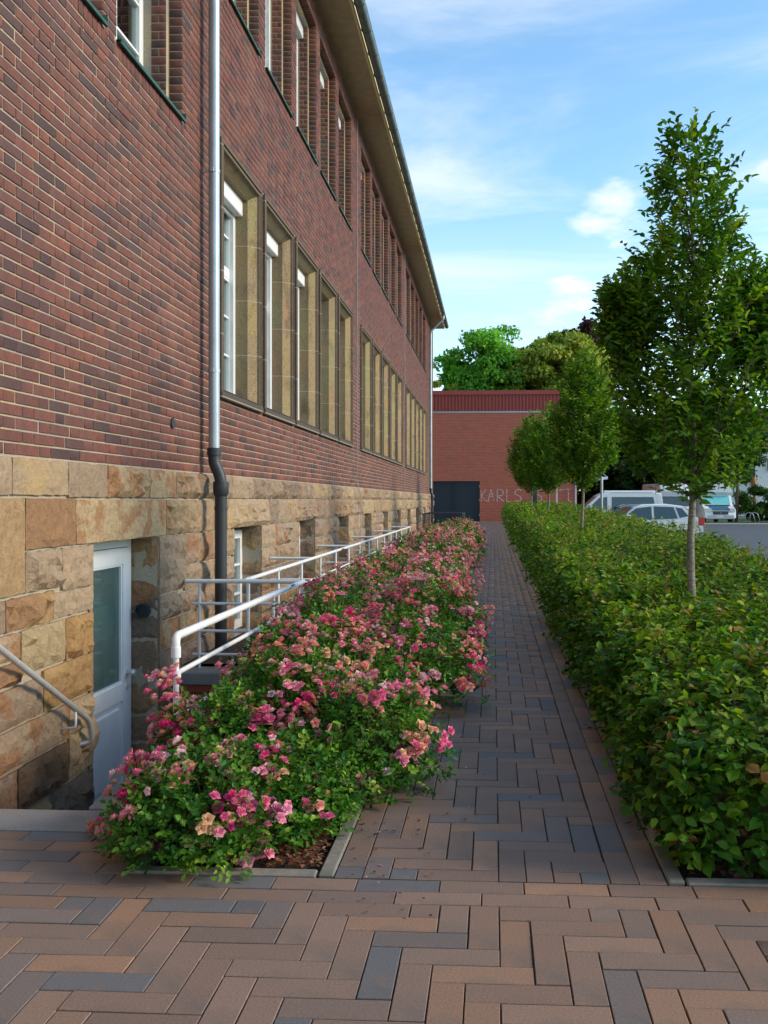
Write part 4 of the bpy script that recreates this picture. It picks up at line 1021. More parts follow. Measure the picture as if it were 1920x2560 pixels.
def rose_bush(cx, cy, rx, ry, h, label, n_leaf, n_clus, ln, fade, rich, group=None, low=.02, extra=()):
    root = thing('rose_bush', label, 'rose bush', (cx, cy, 0), group)
    seed = random.uniform(0, 99)
    def dome(n, fr0, fr1, zmin, power=1.0):
        d = unit(rnd(n)); d[:, 2] = np.abs(d[:, 2]) ** power
        d = unit(d); s = 1 + .16 * fnoise(d, 2.2, seed) + .14 * fnoise(d, 5.0, seed + 5)
        f = rng.uniform(fr0, fr1, n) * s
        P = np.stack([cx + rx * d[:, 0] * f, cy + ry * d[:, 1] * f, h * .30 + h * .70 * d[:, 2] * f], 1)
        lowm = rng.uniform(0, 1, n) < .35; P[lowm, 2] = rng.uniform(.03, h * .4, lowm.sum())
        return P, d
    nc = n_leaf // 5
    P, d = dome(nc, .62, 1.05, .03); P[:, 2] = np.maximum(P[:, 2], low)
    A = d * .9 + rnd(nc, .5); A[:, 2] += .15; A = unit(A); up = unit(d * .5 + np.array([0, 0, 1.0]) + rnd(nc, .4)); side = unit(np.cross(A, up))
    ps = []
    cc = pick(RLEAF, [4, 4.5, 3, 1.4, .25], nc)
    for (f, sg) in ((.2, -1), (.2, 1), (.65, -1), (.65, 1), (1.0, 0)):
        n = nc; B = P + A * (f * ln * 2.1)[..., None] if np.ndim(ln) else P + A * f * ln * 2.1
        dr = unit(A * (.5 if sg else 1) + side * sg * .9 + rnd(n, .12)); B = B.copy(); B[:, 2] = np.maximum(B[:, 2], low)
        ps.append(leaves(B, dr, up + rnd(n, .2), ln * rng.uniform(.75, 1.25, n), rng.uniform(.62, .82, n), np.clip(cc * rng.normal(1, .12, (n, 1)), .005, .5), rich))
    V, Fc, C = cat(ps); np_obj('foliage', V, Fc, 'rose_leaf', root, C)
    # flower heads stand in clusters at the ends of shoots
    Pc, dc = dome(int(n_clus * (4.2 if rich else 2.9)), 1.02, 1.16, .1, .8); keep = Pc[:, 2] > .16; Pc, dc = Pc[keep], dc[keep]
    if len(extra): Pc = np.concatenate([Pc, np.array(extra, float)]); dc = np.concatenate([dc, unit(np.array(extra, float) - np.array([cx, cy, h * .4]))])
    pts, ax, cl, rr = [], [], [], []
    for ip, (p, q) in enumerate(zip(Pc, dc)):
        k = int(rng.integers(12, 22)) if ip >= len(Pc) - len(extra) else int(rng.integers(6, 17)) if rich else int(rng.integers(3, 8)); sprd = rng.uniform(.026, .048) * (1 if rich else 1.3)
        pw = np.array([.8 * (1 - fade), 2, 2.2, 1.4, .9 + 2.2 * fade, .6 + 1.6 * fade]); ba = rng.choice(6, p=pw / pw.sum())
        for _ in range(k):
            pts.append(p + rng.normal(0, sprd, 3) * np.array([1, 1, .75])); ax.append(q + rng.normal(0, .45, 3) + np.array([0, 0, .5]))
            c = np.array(RP_NEAR[ba if rng.random() < .62 else int(rng.integers(1, 6))]) * rng.normal(1, .1); cl.append(np.clip(c, 0, .85)); rr.append(rng.uniform(.017, .028) * (1 if rich else 1.35))
    pts = np.array(pts); pts[:, 2] = np.maximum(pts[:, 2], .04)
    V, Fc, C = petals(pts, np.array(ax), np.array(rr), np.array(cl), rich); np_obj('blossoms', V, Fc, 'petal', root, C)
    if rich:
        m = MB()
        for p in Pc[:: 1]:
            b = Vector((cx + (p[0] - cx) * .15, cy + (p[1] - cy) * .15, 0)); e = Vector(p); mid = b.lerp(e, .55) + Vector((0, 0, .10)); m.tube([b, mid, e], [.006, .004, .002], 5, False)
        for _ in range(40):
            q = unit(rnd(1))[0]; b = Vector((cx + random.gauss(0, .1), cy + random.gauss(0, .1), 0)); e = Vector((cx + rx * q[0] * .8, cy + ry * q[1] * .8, h * (.3 + .5 * abs(q[2])))); m.tube([b, b.lerp(e, .5) + Vector((0, 0, .08)), e], [.006, .004, .002], 5, False)
        m.build('stems', 'rose_stem', root, kind='stuff')
        # spent heads: small stars of sepals
        n = len(Pc) * 5; idx = rng.integers(0, len(Pc), n); B = Pc[idx] + rnd(n, .04); ps = []
        for i in range(5):
            A = rnd(n); ps.append(leaves(B, A, rnd(n), np.full(n, .014), np.full(n, .30), pick([(.22, .22, .05), (.30, .22, .07), (.14, .20, .04)], [2, 1, 2], n), False))
        V, Fc, C = cat(ps); np_obj('sepals', V, Fc, 'rose_leaf', root, C, kind='stuff')
    return root
def at(px, py, Y):
    u = (px - CX) / F; c, s = math.cos(YAW), math.sin(YAW); t = Y / (u * s + c); return (t * (u * c - s), Y, CH + (CY - py) / F * t)
rose_bush(-1.12, 3.66, .38, .42, .33, 'front rose bush sprawling over the paving corner by the granite step', 9000, 8, .026, .1, True, None, .012,
          [at(300, 2100, 3.72), at(262, 2128, 3.68), at(350, 2080, 3.78), at(285, 2060, 3.75), at(330, 2125, 3.66), at(640, 2090, 3.50), at(645, 2050, 3.52), at(630, 1990, 3.6), at(560, 2000, 3.55), at(500, 2130, 3.45), at(610, 2050, 3.48), at(505, 2060, 3.46), at(625, 2150, 3.42), at(390, 2115, 3.55)])
rose_bush(-.88, 3.92, .32, .40, .34, 'low rose bush with few flowers over the bare soil corner beside the kerb', 7000, 3, .025, .2, True, None, .012)
rose_bush(-1.27, 4.30, .30, .34, .46, 'rose bush with the biggest bright pink clusters leaning left past the rail post', 6500, 4, .026, .0, True, None, .02,
          [at(400, 1800, 4.25), at(440, 1770, 4.25), at(480, 1800, 4.25), at(505, 1830, 4.2), at(530, 1790, 4.3), at(385, 1840, 4.2), at(470, 1850, 4.15), at(420, 1750, 4.3), at(500, 1860, 4.15), at(440, 1830, 4.15), at(385, 1900, 4.1), at(350, 1915, 4.1), at(365, 1900, 4.05), at(400, 1690, 4.4), at(440, 1700, 4.4), at(640, 1800, 4.2), at(660, 1790, 4.2), at(770, 1770, 4.3), at(780, 1750, 4.3)])
rose_bush(-1.02, 4.72, .40, .42, .58, 'green rose bush with scattered salmon flowers behind the bright pink one', 8500, 9, .027, .45, True, None, .02)
rose_bush(-.64, 4.42, .38, .42, .48, 'rose bush overhanging the near path edge with pink trusses on its right rim', 8000, 12, .026, .25, True, None, .02)
specs = [(-1.10, 5.45, .44, .42, .64, 'rose bush pressed against the white guard rail, full of salmon pink clusters', 13, .5), (-.78, 5.30, .34, .36, .48, 'small rose bush in the gap between two path side mounds', 8, .3),
         (-1.16, 6.40, .46, .46, .70, 'rose bush under the middle of the stairwell rail with faded orange flowers', 15, .7), (-.56, 6.15, .46, .48, .62, 'rose bush bulging farthest over the path, with dark pink trusses on its rim', 17, .2),
         (-1.18, 7.35, .50, .50, .70, 'rose bush at the far corner of the stairwell rail in full pink bloom', 18, .3), (-.74, 7.15, .36, .38, .54, 'low rose bush set back from the path just before the rail corner', 9, .1), (-.55, 7.95, .46, .46, .66, 'rose bush with vivid magenta clusters just past the rail corner, on the path side', 19, .05)]
for cx, cy, rx, ry, h, lb, nc, fd in specs: rose_bush(cx, cy, rx, ry, h, lb, 6500, nc, .030, fd, True)
ORD = ['first', 'second', 'third', 'fourth', 'fifth', 'sixth', 'seventh', 'eighth', 'ninth', 'tenth', 'eleventh', 'twelfth', 'thirteenth', 'fourteenth', 'fifteenth', 'sixteenth', 'seventeenth', 'eighteenth', 'nineteenth', 'twentieth']
y = 8.5; k = 0
while y < 30.6:
    far = y > 13; k += 1
    for j, cx in enumerate((-1.35, -.68 if y < 9 else -.86)):
        rose_bush(cx + random.uniform(-.12, .12) * (1 + j * .6), y + .25 * j, .50, .58 if not far else .8, random.uniform(.54, .74), 'rose bush, %s beyond the stairwell rail corner in the %s row, %s' % (ORD[k - 1], ('wall side', 'path side')[j], 'pink' if y < 11 else 'salmon'), 4200 if not far else 2800, 22 if not far else 32, .036 if not far else .055, .35 if y < 11 else .65, False, 'rose bushes along the middle and far bed', .03)
    y += .95 if not far else 1.35
# litter of petals and dead leaves
def litter(name, n, fn, pal, size, z):
    P = np.array([fn() for _ in range(n)]); P = np.concatenate([P, np.full((n, 1), z)], 1) + np.stack([np.zeros(n), np.zeros(n), rng.uniform(0, .006, n)], 1)
    A = rnd(n); A[:, 2] *= .12; V, Fc, C = leaves(P, A, np.tile([[0, 0, 1.0]], (n, 1)) + rnd(n, .25), size * rng.uniform(.5, 1.3, n), rng.uniform(.4, .9, n), pick(pal, [1] * len(pal), n), True)
    np_obj(name, V, Fc, 'petal', None, C, kind='stuff')
    o = bpy.context.scene.objects[-1] if False else None
litter('dead_leaf_litter', 1500, lambda: (random.uniform(-1.1, -.66), 3.42 + abs(random.gauss(0, .35))), [(.20, .075, .04), (.28, .11, .06), (.14, .06, .04), (.30, .17, .09)], .022, .004)
litter('fallen_petals', 130, lambda: (min(.5, -.58 + abs(random.gauss(0, .28))), 3.0 + abs(random.gauss(0, 2.2))), [(.20, .075, .04), (.16, .06, .04), (.60, .30, .33), (.10, .05, .03), (.14, .07, .04)], .018, .004)
litter('hedge_leaf_litter', 600, lambda: (random.uniform(.70, 1.8), 3.42 + abs(random.gauss(0, .8))), [(.20, .10, .05), (.28, .15, .07), (.12, .07, .04)], .05, .0)
# moss in a few joints
np_obj('joint_moss', *(lambda r: (r[0], r[1]))(leaves(np.stack([rng.uniform(-1.2, 1.5, 160), rng.choice(np.arange(2.0, 3.13, .1003), 160) + .02 % .1003, np.full(160, -.004)], 1), rnd(160), rnd(160, .3) + np.array([0, 0, 1.0]), np.full(160, .006), np.full(160, .6), np.tile([[.05, .09, .02]], (160, 1)), False)[:2]), 'turf', None, None, kind='stuff')

# ------------------------------------------------------------------ young trees in the hedge
TPAL = [(.045, .135, .011), (.075, .185, .014), (.120, .245, .017), (.180, .310, .022), (.26, .36, .03)]
def young_tree(label, x, y, prof, r0, n_tw, ln, six, lobes=(), lean=0.0, k_leaf=9):
    root = thing('young_tree', label, 'tree', (x, y, -.05)); H = prof[-1][0]; zb = prof[0][0]
    hz = np.array([p[0] for p in prof]); hr_ = np.array([p[1] for p in prof])
    m = MB(); n = 14; pts = [(x + lean * (i / n) ** 2 + .012 * math.sin(i * 1.3), y + .01 * math.cos(i * 1.7), -.08 + (H * .93 + .08) * i / n) for i in range(n + 1)]
    m.tube(pts, [r0 * (1.15 if i == 0 else 1 - .82 * (i / n) ** 1.1) for i in range(n + 1)], 12); m.build('trunk', 'bark', root, True, auto=60)
    lim = MB(); tips = []
    nl = 46
    for i in range(nl):
        f = (i + random.random()) / nl; z0 = zb - .05 + (H * .86 - zb) * f; th = i * 2.4 + random.gauss(0, .3)
        L = float(np.interp(z0 + .35, hz, hr_)) * random.uniform(.75, 1.0); rise = L * random.uniform(.7, 1.25)
        b = Vector((x + lean * (z0 / H) ** 2, y, z0)); e = b + Vector((math.cos(th) * L, math.sin(th) * L, rise)); mid = b.lerp(e, .5) + Vector((math.cos(th) * L * .12, math.sin(th) * L * .12, -.04))
        lim.tube([b, mid, e], [r0 * .30, r0 * .2, r0 * .07], 5, False); tips.append((b, mid, e))
    for (lx, ly, lz, rx_, rz_) in lobes:
        b = Vector((x, y, lz - rz_ * 1.1)); e = Vector((x + lx, y + ly, lz + rz_ * .5)); lim.tube([b, b.lerp(e, .5) + Vector((lx * .15, 0, -.05)), e], [r0 * .4, r0 * .25, r0 * .08], 6, False)
    # twigs
    P, D = [], []
    for _ in range(n_tw):
        if lobes and random.random() < .20 * len(lobes):
            lx, ly, lz, rx_, rz_ = random.choice(lobes); q = unit(rnd(1))[0] * random.random() ** .4
            p = np.array([x + lx + q[0] * rx_, y + ly + q[1] * rx_, lz + q[2] * rz_]); o = q
        else:
            z = float(np.interp(random.random(), np.cumsum(np.r_[0, np.diff(hz) * (hr_[1:] + hr_[:-1]) ** 1.5]) / np.sum(np.diff(hz) * (hr_[1:] + hr_[:-1]) ** 1.5), hz)); th = random.uniform(0, 6.283)
            nr = float(np.interp(z, hz, hr_)) * (1 + .22 * noise.noise((math.cos(th) * 1.6, math.sin(th) * 1.6, z * 1.8)) + .12 * noise.noise((math.cos(th) * 4, math.sin(th) * 4, z * 4)))
            r = nr * random.random() ** .42; p = np.array([x + lean * (z / H) ** 2 + math.cos(th) * r, y + math.sin(th) * r, z]); o = np.array([math.cos(th), math.sin(th), .2])
        d = o * random.uniform(.35, .8) + np.array([0, 0, random.uniform(.35, 1.0)]) + rng.normal(0, .25, 3); P.append(p); D.append(d)
    P = np.array(P); D = unit(np.array(D)); n = len(P); L = rng.uniform(1.9, 4.2, n) * ln; S = P - D * L[:, None] * .55
    if six:
        for s, d, l in zip(S, D, L): lim.tube([s, s + d * l * .5, s + d * l], [r0 * .075, r0 * .05, r0 * .02], 3, False)
    lim.build('branches', 'bark_dark', root, True)
    side = unit(np.cross(D, np.tile([[0, 0, 1.0]], (n, 1)) + rnd(n, .3))); ps = []
    base = pick(TPAL, [2.5, 4, 3.5, 2, 1], n, .16)
    for k in range(k_leaf):
        f = (k + .6) / k_leaf; sg = -1 if k % 2 else 1
        B = S + D * (L * f)[:, None]; A = D * .75 + side * sg * .8 + rnd(n, .22); A[:, 2] -= .22
        Nn = np.tile([[0, 0, 1.0]], (n, 1)) * .8 + D * .25 + rnd(n, .42)
        ps.append(leaves(B, A, Nn, ln * rng.uniform(.7, 1.2, n) * (1.1 - .25 * f), rng.uniform(.42, .58, n), np.clip(base * rng.normal(1.0, .13, (n, 1)), .008, .5), six))
    V, Fc, C = cat(ps); np_obj('crown', V, Fc, 'leaf', root, C)
    return root
P1 = [(1.44, .10), (1.54, .40), (1.75, .55), (2.0, .62), (2.3, .62), (2.7, .60), (3.0, .54), (3.2, .46), (3.5, .38), (3.8, .33), (4.0, .25), (4.15, .17), (4.30, .07)]
young_tree('tallest young street tree with a pale mottled trunk standing nearest in the hedge', 1.51, 7.05, P1, .036, 1950, .074, True, [(.55, .05, 2.68, .30, .48), (-.50, -.05, 2.75, .20, .32)])
def prof(zb, H, R_): return [(zb + (H - zb) * f, R_ * q) for f, q in ((0, .15), (.08, .55), (.2, .88), (.35, 1), (.52, .93), (.68, .74), (.82, .5), (.93, .27), (1, .08))]
young_tree('second young street tree, left of the tall one, with a yellowish crown', 1.50, 15.5, prof(1.62, 3.85, .60), .032, 950, .085, True)
young_tree('third young street tree with a thin trunk, before the red hall', 1.52, 25.3, prof(1.65, 3.95, .82), .035, 1000, .11, False)
young_tree('farthest young street tree with a rounded dark crown, before the red hall', 1.40, 33.6, prof(1.70, 4.5, .92), .038, 1000, .13, False)

# ------------------------------------------------------------------ trees beyond
def big_tree(label, x, y, zc, rx, rz, pal, wts, n_cl, per, ln, trunk_r=.3, z0=-.2, gap=.55, name='broadleaf_tree', cat_='tree', ry=None):
    root = thing(name, label, cat_, (x, y, z0)); ry = ry or rx
    m = MB(); m.tube([(x, y, z0), (x + .1, y, z0 + (zc - z0) * .5), (x, y + .1, zc + rz * .4)], [trunk_r, trunk_r * .75, trunk_r * .25], 9)
    seed = random.uniform(0, 90); Q, Rr = [], []
    for _ in range(n_cl):
        d = unit(rnd(1))[0]; f = random.random() ** .35; s = 1 + .25 * noise.noise((d[0] * 2 + seed, d[1] * 2, d[2] * 2))
        q = np.array([x + d[0] * rx * f * s, y + d[1] * ry * f * s, zc + d[2] * rz * f * s])
        if q[2] < z0 + .1: continue
        Q.append(q); Rr.append(random.uniform(.14, .30) * min(rx, rz) * 1.1)
    for q in Q[::4]:
        b = Vector((x, y, max(z0, zc - rz * .6 + .35 * (q[2] - zc + rz * .6)))); e = Vector(q); m.tube([b, b.lerp(e, .5) + Vector((0, 0, .1 * rz)), e], [trunk_r * .35, trunk_r * .2, trunk_r * .06], 5, False)
    m.build('trunk', 'bark_dark', root, True)
    ps = []
    for q, r in zip(Q, Rr):
        d = unit(rnd(per)); d[:, 2] = np.where(d[:, 2] < -.4, -d[:, 2], d[:, 2]); rad = r * rng.uniform(gap, 1.05, per)
        P = q[None] + d * rad[:, None] * np.array([1, 1, .8]); P[:, 2] = np.maximum(P[:, 2], z0 + .02)
        A = rnd(per) ; A[:, 2] -= .3; c = pick(pal, wts, 1, .10); C = np.clip(c * rng.normal(1, .16, (per, 1)), .004, .6)
        ps.append(leaves(P, A, d + np.array([0, 0, .5]) + rnd(per, .35), ln * rng.uniform(.7, 1.3, per), rng.uniform(.6, .9, per), C, False))
    V, Fc, C = cat(ps); np_obj('crown', V, Fc, 'far_leaf', root, C)
G1 = [(.090, .27, .024), (.12, .33, .032), (.16, .39, .042)]; G2 = [(.19, .26, .036), (.24, .31, .044), (.31, .37, .06)]; G3 = [(.022, .060, .014), (.035, .080, .016), (.05, .10, .02)]; PUR = [(.035, .014, .020), (.050, .020, .024), (.07, .03, .028)]
big_tree('bright green broadleaf tree with sky showing through, behind the red hall', -.9, 80, 11.6, 4.0, 4.4, G1, [2, 3, 2], 110, 260, .34, .35)
big_tree('small olive green tree behind the hall beside the eaves corner', -4.3, 77.5, 8.4, 2.0, 2.6, G2, [2, 2, 1], 45, 220, .28, .2)
big_tree('wide olive green tree with a domed crown behind the red hall', 5.6, 80, 11.3, 4.9, 4.2, G2, [2, 3, 2], 150, 280, .34, .35)
big_tree('lower olive green tree rising just over the hall parapet', 2.2, 77, 8.6, 2.6, 2.2, G2, [2, 3, 2], 60, 240, .30, .25)
big_tree('dark purple beech behind the hall, above the second young tree', 9.3, 88, 14.0, 3.4, 4.0, PUR, [2, 2, 1], 90, 240, .36, .4)
big_tree('dark pointed tree half hidden between the green crowns behind the hall', 2.6, 90, 13.4, 1.6, 2.6, G3, [2, 2, 1], 40, 200, .34, .3)
big_tree('dense dark tree shading the yard behind the white van', 10.2, 74, 3.9, 4.2, 4.6, G3, [4, 2, 1], 150, 260, .36, .35)
big_tree('mid green leafy tree behind the white van roof', 14.2, 70, 3.9, 2.6, 3.2, G3 + G2[:1], [1, 2, 2, 1], 90, 260, .30, .25)
big_tree('tall dark tree far behind the parked campers', 18.5, 84, 5.6, 4.2, 5.4, G3, [3, 2, 2], 150, 240, .42, .35)
big_tree('green tree with a brown trunk beside the blue fronted camper', 17.35, 66.5, 5.2, 2.2, 2.3, [(.04, .10, .018), (.06, .13, .02)], [1, 1], 60, 240, .26, .13)
BG = [(.045, .105, .018), (.07, .15, .022), (.03, .08, .016)]
big_tree('rounded light green shrub at the right edge beyond the road', 22.6, 68, 1.1, 2.3, 1.5, BG, [1, 2, 1], 60, 240, .20, .06, -.25, .5, 'shrub', 'shrub')
big_tree('bright green shrub between the camper and the right hand shrubs', 19.0, 67.5, .9, 1.4, 1.5, BG, [1, 3, 1], 40, 220, .18, .05, -.25, .5, 'shrub', 'shrub')
big_tree('dark blue green low shrub beyond the road at the right edge', 21.4, 64.5, .35, 1.9, .8, [(.022, .06, .03), (.03, .075, .03)], [1, 1], 40, 200, .16, .04, -.25, .5, 'shrub', 'shrub')
big_tree('tall hedge like shrub mass in front of the white house', 25.0, 76, .9, 3.0, 1.5, BG, [2, 2, 2], 70, 220, .26, .08, -.25, .5, 'shrub', 'shrub')
V, Fc, C = leaves(np.stack([rng.uniform(13.5, 19, 900), rng.uniform(60.3, 63, 900), np.full(900, -.26)], 1), rnd(900, .4) + np.array([0, 0, 1.0]), rnd(900), np.full(900, .20), np.full(900, .2), pick(BG, [1, 1, 1], 900), False)
np_obj('verge_grass', V, Fc, 'far_leaf', None, C, kind='stuff')

# white house at the right edge
hs = thing('white_house', 'white rendered house with a dark roof behind shrubs at the right edge', 'house', (31, 96, 0))
m = MB(); m.box(25.2, 38, 92, 102, -.26, 6.6); m.build('wall', 'plaster', hs)
m = MB(); m.v = [(24.7, 91.4, 6.5), (38.5, 91.4, 6.5), (38.5, 102.6, 6.5), (24.7, 102.6, 6.5), (24.7, 97, 11.0), (38.5, 97, 11.0)]; m.f = [(0, 1, 5, 4), (2, 3, 4, 5), (0, 4, 3), (1, 2, 5), (0, 3, 2, 1)]; m.build('roof', 'roof_tile', hs)
for x in (26.9, 29.8, 32.6, 35.4):
    for z in (1.2, 4.2):
        m = MB(); m.box(x, x + 1.2, 91.93, 92.05, z, z + 1.4); o = m.build('window', 'white_paint', hs); m = MB(); m.box(x + .08, x + 1.12, 91.90, 91.928, z + .08, z + 1.32); m.build('pane', 'car_glass', o)
m = MB(); m.tube([(25.35, 91.9, -.2), (25.35, 91.9, 6.5)], .06, 8); m.build('downpipe', 'galv', hs, True)
x, y, z = at(1886, 1300, 70)
wp = thing('wooden_post', 'brown wooden post with a dark pole above it beside the white house', 'post', (x, y, -.2))
m = MB(); m.tube([(x, y, -.25), (x, y, 1.6), (x - .02, y, 2.2), (x - .05, y, 2.75), (x, y, 3.1)], [.13, .12, .20, .24, .10], 8); m.build('post', 'wood', wp, True)
m = MB(); m.tube([(x, y + .02, 3.0), (x, y + .02, 5.6)], .05, 8); m.build('pole', 'dark_panel', wp, True)
bh = thing('bicycle_hoops', 'pair of bent steel bicycle hoops on the verge beside the blue camper', 'bicycle hoop', (17.1, 61, -.26))
for dx in (0, .42):
    m = MB(); m.tube(bend([(16.5 + dx, 61 + dx, -.3), (16.5 + dx, 61 + dx, .55), (17.0 + dx, 61 + dx, .55), (17.2 + dx, 61 + dx, -.3)], .30, 6), .020, 8); m.build('hoop', 'galv', bh, True)

# ------------------------------------------------------------------ vehicles (local x = length, nose at -x; y = width; z up)
def place(root_loc, rz):
    M = Matrix.Translation(root_loc) @ Matrix.Rotation(rz, 4, 'Z')
    return M
def vpart(m, M, name, mat, parent, smooth=False, auto=None):
    m.v = [tuple(M @ Vector(p)) for p in m.v]; return m.build(name, mat, parent, smooth, auto=auto)
def vehicle(name, label, cat_, loc, rz, outline, belt, top, wid, taper, paint, wins, front_glass, rear_glass, wheels, wr, lamps, trim=None):
    root = thing(name, label, cat_, loc); M = place(loc, rz)
    def hw(z, x=None):
        k = min(max((z - belt) / (top - belt), 0), 1); q = wid / 2 * (1 - taper * k)
        return q - (.06 if z < .35 else 0)
    # body: the side outline carried across the width, edges drawn in a little
    m = MB(); n = len(outline); secs = []
    for s, ins in ((-1, .0), (-1, .07), (1, .07), (1, .0)):
        f = .0 if ins == 0 else 1
        cxm = sum(p[0] for p in outline) / n; czm = sum(p[1] for p in outline) / n
        ring = []
        for (x, z) in outline:
            if ins == 0: xx, zz = x + (cxm - x) * .018, z + (czm - z) * .045; yy = s * hw(z)
            else: xx, zz = x, z; yy = s * (hw(z) - .11)
            ring.append((xx, yy, zz))
        secs.append(ring)
    for ring in secs: m.v += ring
    for a in range(3):
        for i in range(n): j = (i + 1) % n; m.f.append((a * n + i, a * n + j, (a + 1) * n + j, (a + 1) * n + i))
    m.f.append(tuple(range(n))); m.f.append(tuple(3 * n + i for i in range(n))[::-1])
    body = vpart(m, M, 'body', paint, root, True, 28)
    for poly in wins:
        for s in (-1, 1):
            m = MB(); k = len(poly); m.v = [(x, s * (hw(z) + .006), z) for x, z in poly] + [(x, s * (hw(z) - .03), z) for x, z in poly]
            m.f = [tuple(range(k)), tuple(range(2 * k - 1, k - 1, -1))] + [(i, (i + 1) % k, k + (i + 1) % k, k + i) for i in range(k)]; vpart(m, M, 'side_window', 'car_glass', root)
    for nm, gl in (('windscreen', front_glass), ('rear_window', rear_glass)):
        if not gl: continue
        (x0, z0_), (x1, z1_), ins, gm = gl; dx = -.022 if nm == 'windscreen' else .022
        m = MB(); a0, a1 = hw(z0_) - ins, hw(z1_) - ins; m.v = [(x0 + dx, -a0, z0_ + .012), (x0 + dx, a0, z0_ + .012), (x1 + dx, a1, z1_ + .012), (x1 + dx, -a1, z1_ + .012)]; m.v += [(p[0] - dx * 2, p[1], p[2] - .02) for p in m.v]
        m.f = [(0, 1, 2, 3), (7, 6, 5, 4)] + [(i, (i + 1) % 4, 4 + (i + 1) % 4, 4 + i) for i in range(4)]; vpart(m, M, nm, gm, root)
    for x in wheels:
        for s in (-1, 1):
            yo = s * (wid / 2 - .005); yi = s * (wid / 2 - .22)
            m = MB(); m.tube([(x, yi, wr), (x, yi + s * .02, wr), (x, yo - s * .03, wr), (x, yo, wr)], [wr * .95, wr, wr, wr * .93], 22); w = vpart(m, M, 'wheel', 'black_rubber', root, True, 50)
            m = MB(); m.tube([(x, yo - s * .01, wr), (x, yo + s * .008, wr), (x, yo + s * .012, wr)], [wr * .66, wr * .62, wr * .2], 14); vpart(m, M, 'rim', 'car_silver', w, True, 40)
    for nm, mat, (x0, x1, y0, y1, z0_, z1_) in lamps:
        for s in (-1, 1):
            m = MB(); m.cbox(x0, x1, min(s * y0, s * y1), max(s * y0, s * y1), z0_, z1_, .012); vpart(m, M, nm, mat, root)
    if trim: trim(root, M, hw)
    return root
def mirrors(x, z, w, mat):
    def f(root, M, hw):
        for s in (-1, 1):
            m = MB(); m.cbox(x - .06, x + .10, min(s * w, s * (w + .2)), max(s * w, s * (w + .2)), z, z + .16, .03); vpart(m, M, 'mirror', mat, root)
    return f
hatch = [(0, .30), (.05, .62), (.25, .74), (1.02, .90), (1.62, 1.34), (1.95, 1.44), (2.7, 1.46), (3.30, 1.38), (3.72, 1.02), (3.93, .92), (3.98, .55), (3.92, .28), (3.5, .20), (.5, .20)]
def hatch_trim(root, M, hw):
    mirrors(1.36, .93, .80, 'car_white')(root, M, hw)
    for x in (2.05, 2.95):
        for s in (-1, 1): m = MB(); m.cbox(x, x + .16, min(s * .86, s * .885), max(s * .86, s * .885), .84, .87, .006); vpart(m, M, 'door_handle', 'car_white', root)
    m = MB(); m.box(3.985, 3.995, -.26, .26, .50, .61); vpart(m, M, 'number_plate', 'plate', root)
    m = MB(); m.box(2.26, 2.29, -.80, -.76, .98, 1.12); vpart(m, M, 'red_sticker', 'tail_red', root)
vehicle('hatchback_car', 'white hatchback parked side on behind the hedge, red tail lamp at the right', 'car', (3.15, 32.2, -.205), R(3), hatch, .92, 1.46, 1.74, .15, 'car_white',
        [[(1.16, .94), (1.68, 1.31), (2.20, 1.37), (2.20, .93)], [(2.28, .93), (2.28, 1.375), (2.95, 1.35), (3.08, .96)], [(3.14, .98), (3.02, 1.34), (3.24, 1.30), (3.45, 1.04)]],
        ((1.06, .93), (1.60, 1.33), .14, 'car_glass'), ((3.70, 1.05), (3.36, 1.34), .14, 'car_glass'), (.72, 3.22), .30, [('headlight', 'light_lens', (.03, .32, .52, .82, .58, .74)), ('tail_lamp', 'tail_red', (3.78, 3.985, .60, .87, .72, 1.0))], hatch_trim)
sedan = [(0, .32), (.05, .60), (.25, .72), (1.2, .88), (1.85, 1.30), (2.2, 1.41), (2.95, 1.42), (3.5, 1.32), (4.1, 1.0), (4.35, .92), (4.4, .5), (4.33, .28), (3.8, .2), (.5, .2)]
vehicle('dark_car', 'dark blue grey car parked between the white van and the white hatchback', 'car', (3.3, 38.2, -.205), R(2), sedan, .92, 1.42, 1.78, .16, 'car_dark',
        [[(1.32, .94), (1.9, 1.27), (2.4, 1.34), (2.4, .93)], [(2.48, .93), (2.48, 1.34), (3.2, 1.31), (3.35, .96)], [(3.42, .97), (3.28, 1.29), (3.5, 1.25), (3.85, 1.02)]],
        ((1.24, .91), (1.83, 1.29), .14, 'car_glass'), ((4.05, 1.03), (3.55, 1.30), .14, 'car_glass'), (.8, 3.5), .31, [('headlight', 'light_lens', (.03, .30, .5, .84, .55, .70)), ('tail_lamp', 'tail_red', (4.22, 4.4, .6, .88, .7, .92))], mirrors(1.55, .93, .82, 'car_dark'))
van = [(0, .40), (.03, .80), (.15, .95), (.85, 1.10), (1.62, 1.80), (1.85, 1.93), (2.3, 1.97), (4.55, 1.97), (4.78, 1.90), (4.88, 1.05), (4.92, .6), (4.88, .3), (4.3, .24), (.6, .24)]
def van_trim(root, M, hw):
    mirrors(1.28, 1.14, .88, 'car_white')(root, M, hw)
    m = MB(); m.cbox(1.95, 4.62, -.62, .62, 1.95, 2.06, .03); vpart(m, M, 'pop_top_roof', 'car_white', root)
    for s in (-1, 1): m = MB(); m.box(2.15, 2.16, min(s * .90, s * .945), max(s * .90, s * .945), .45, 1.1); vpart(m, M, 'door_gap', 'black_rubber', root)
    m = MB(); m.tube([(2.3, -.83, 1.99), (4.4, -.83, 1.99)], .035, 8); vpart(m, M, 'awning_case', 'car_white', root)
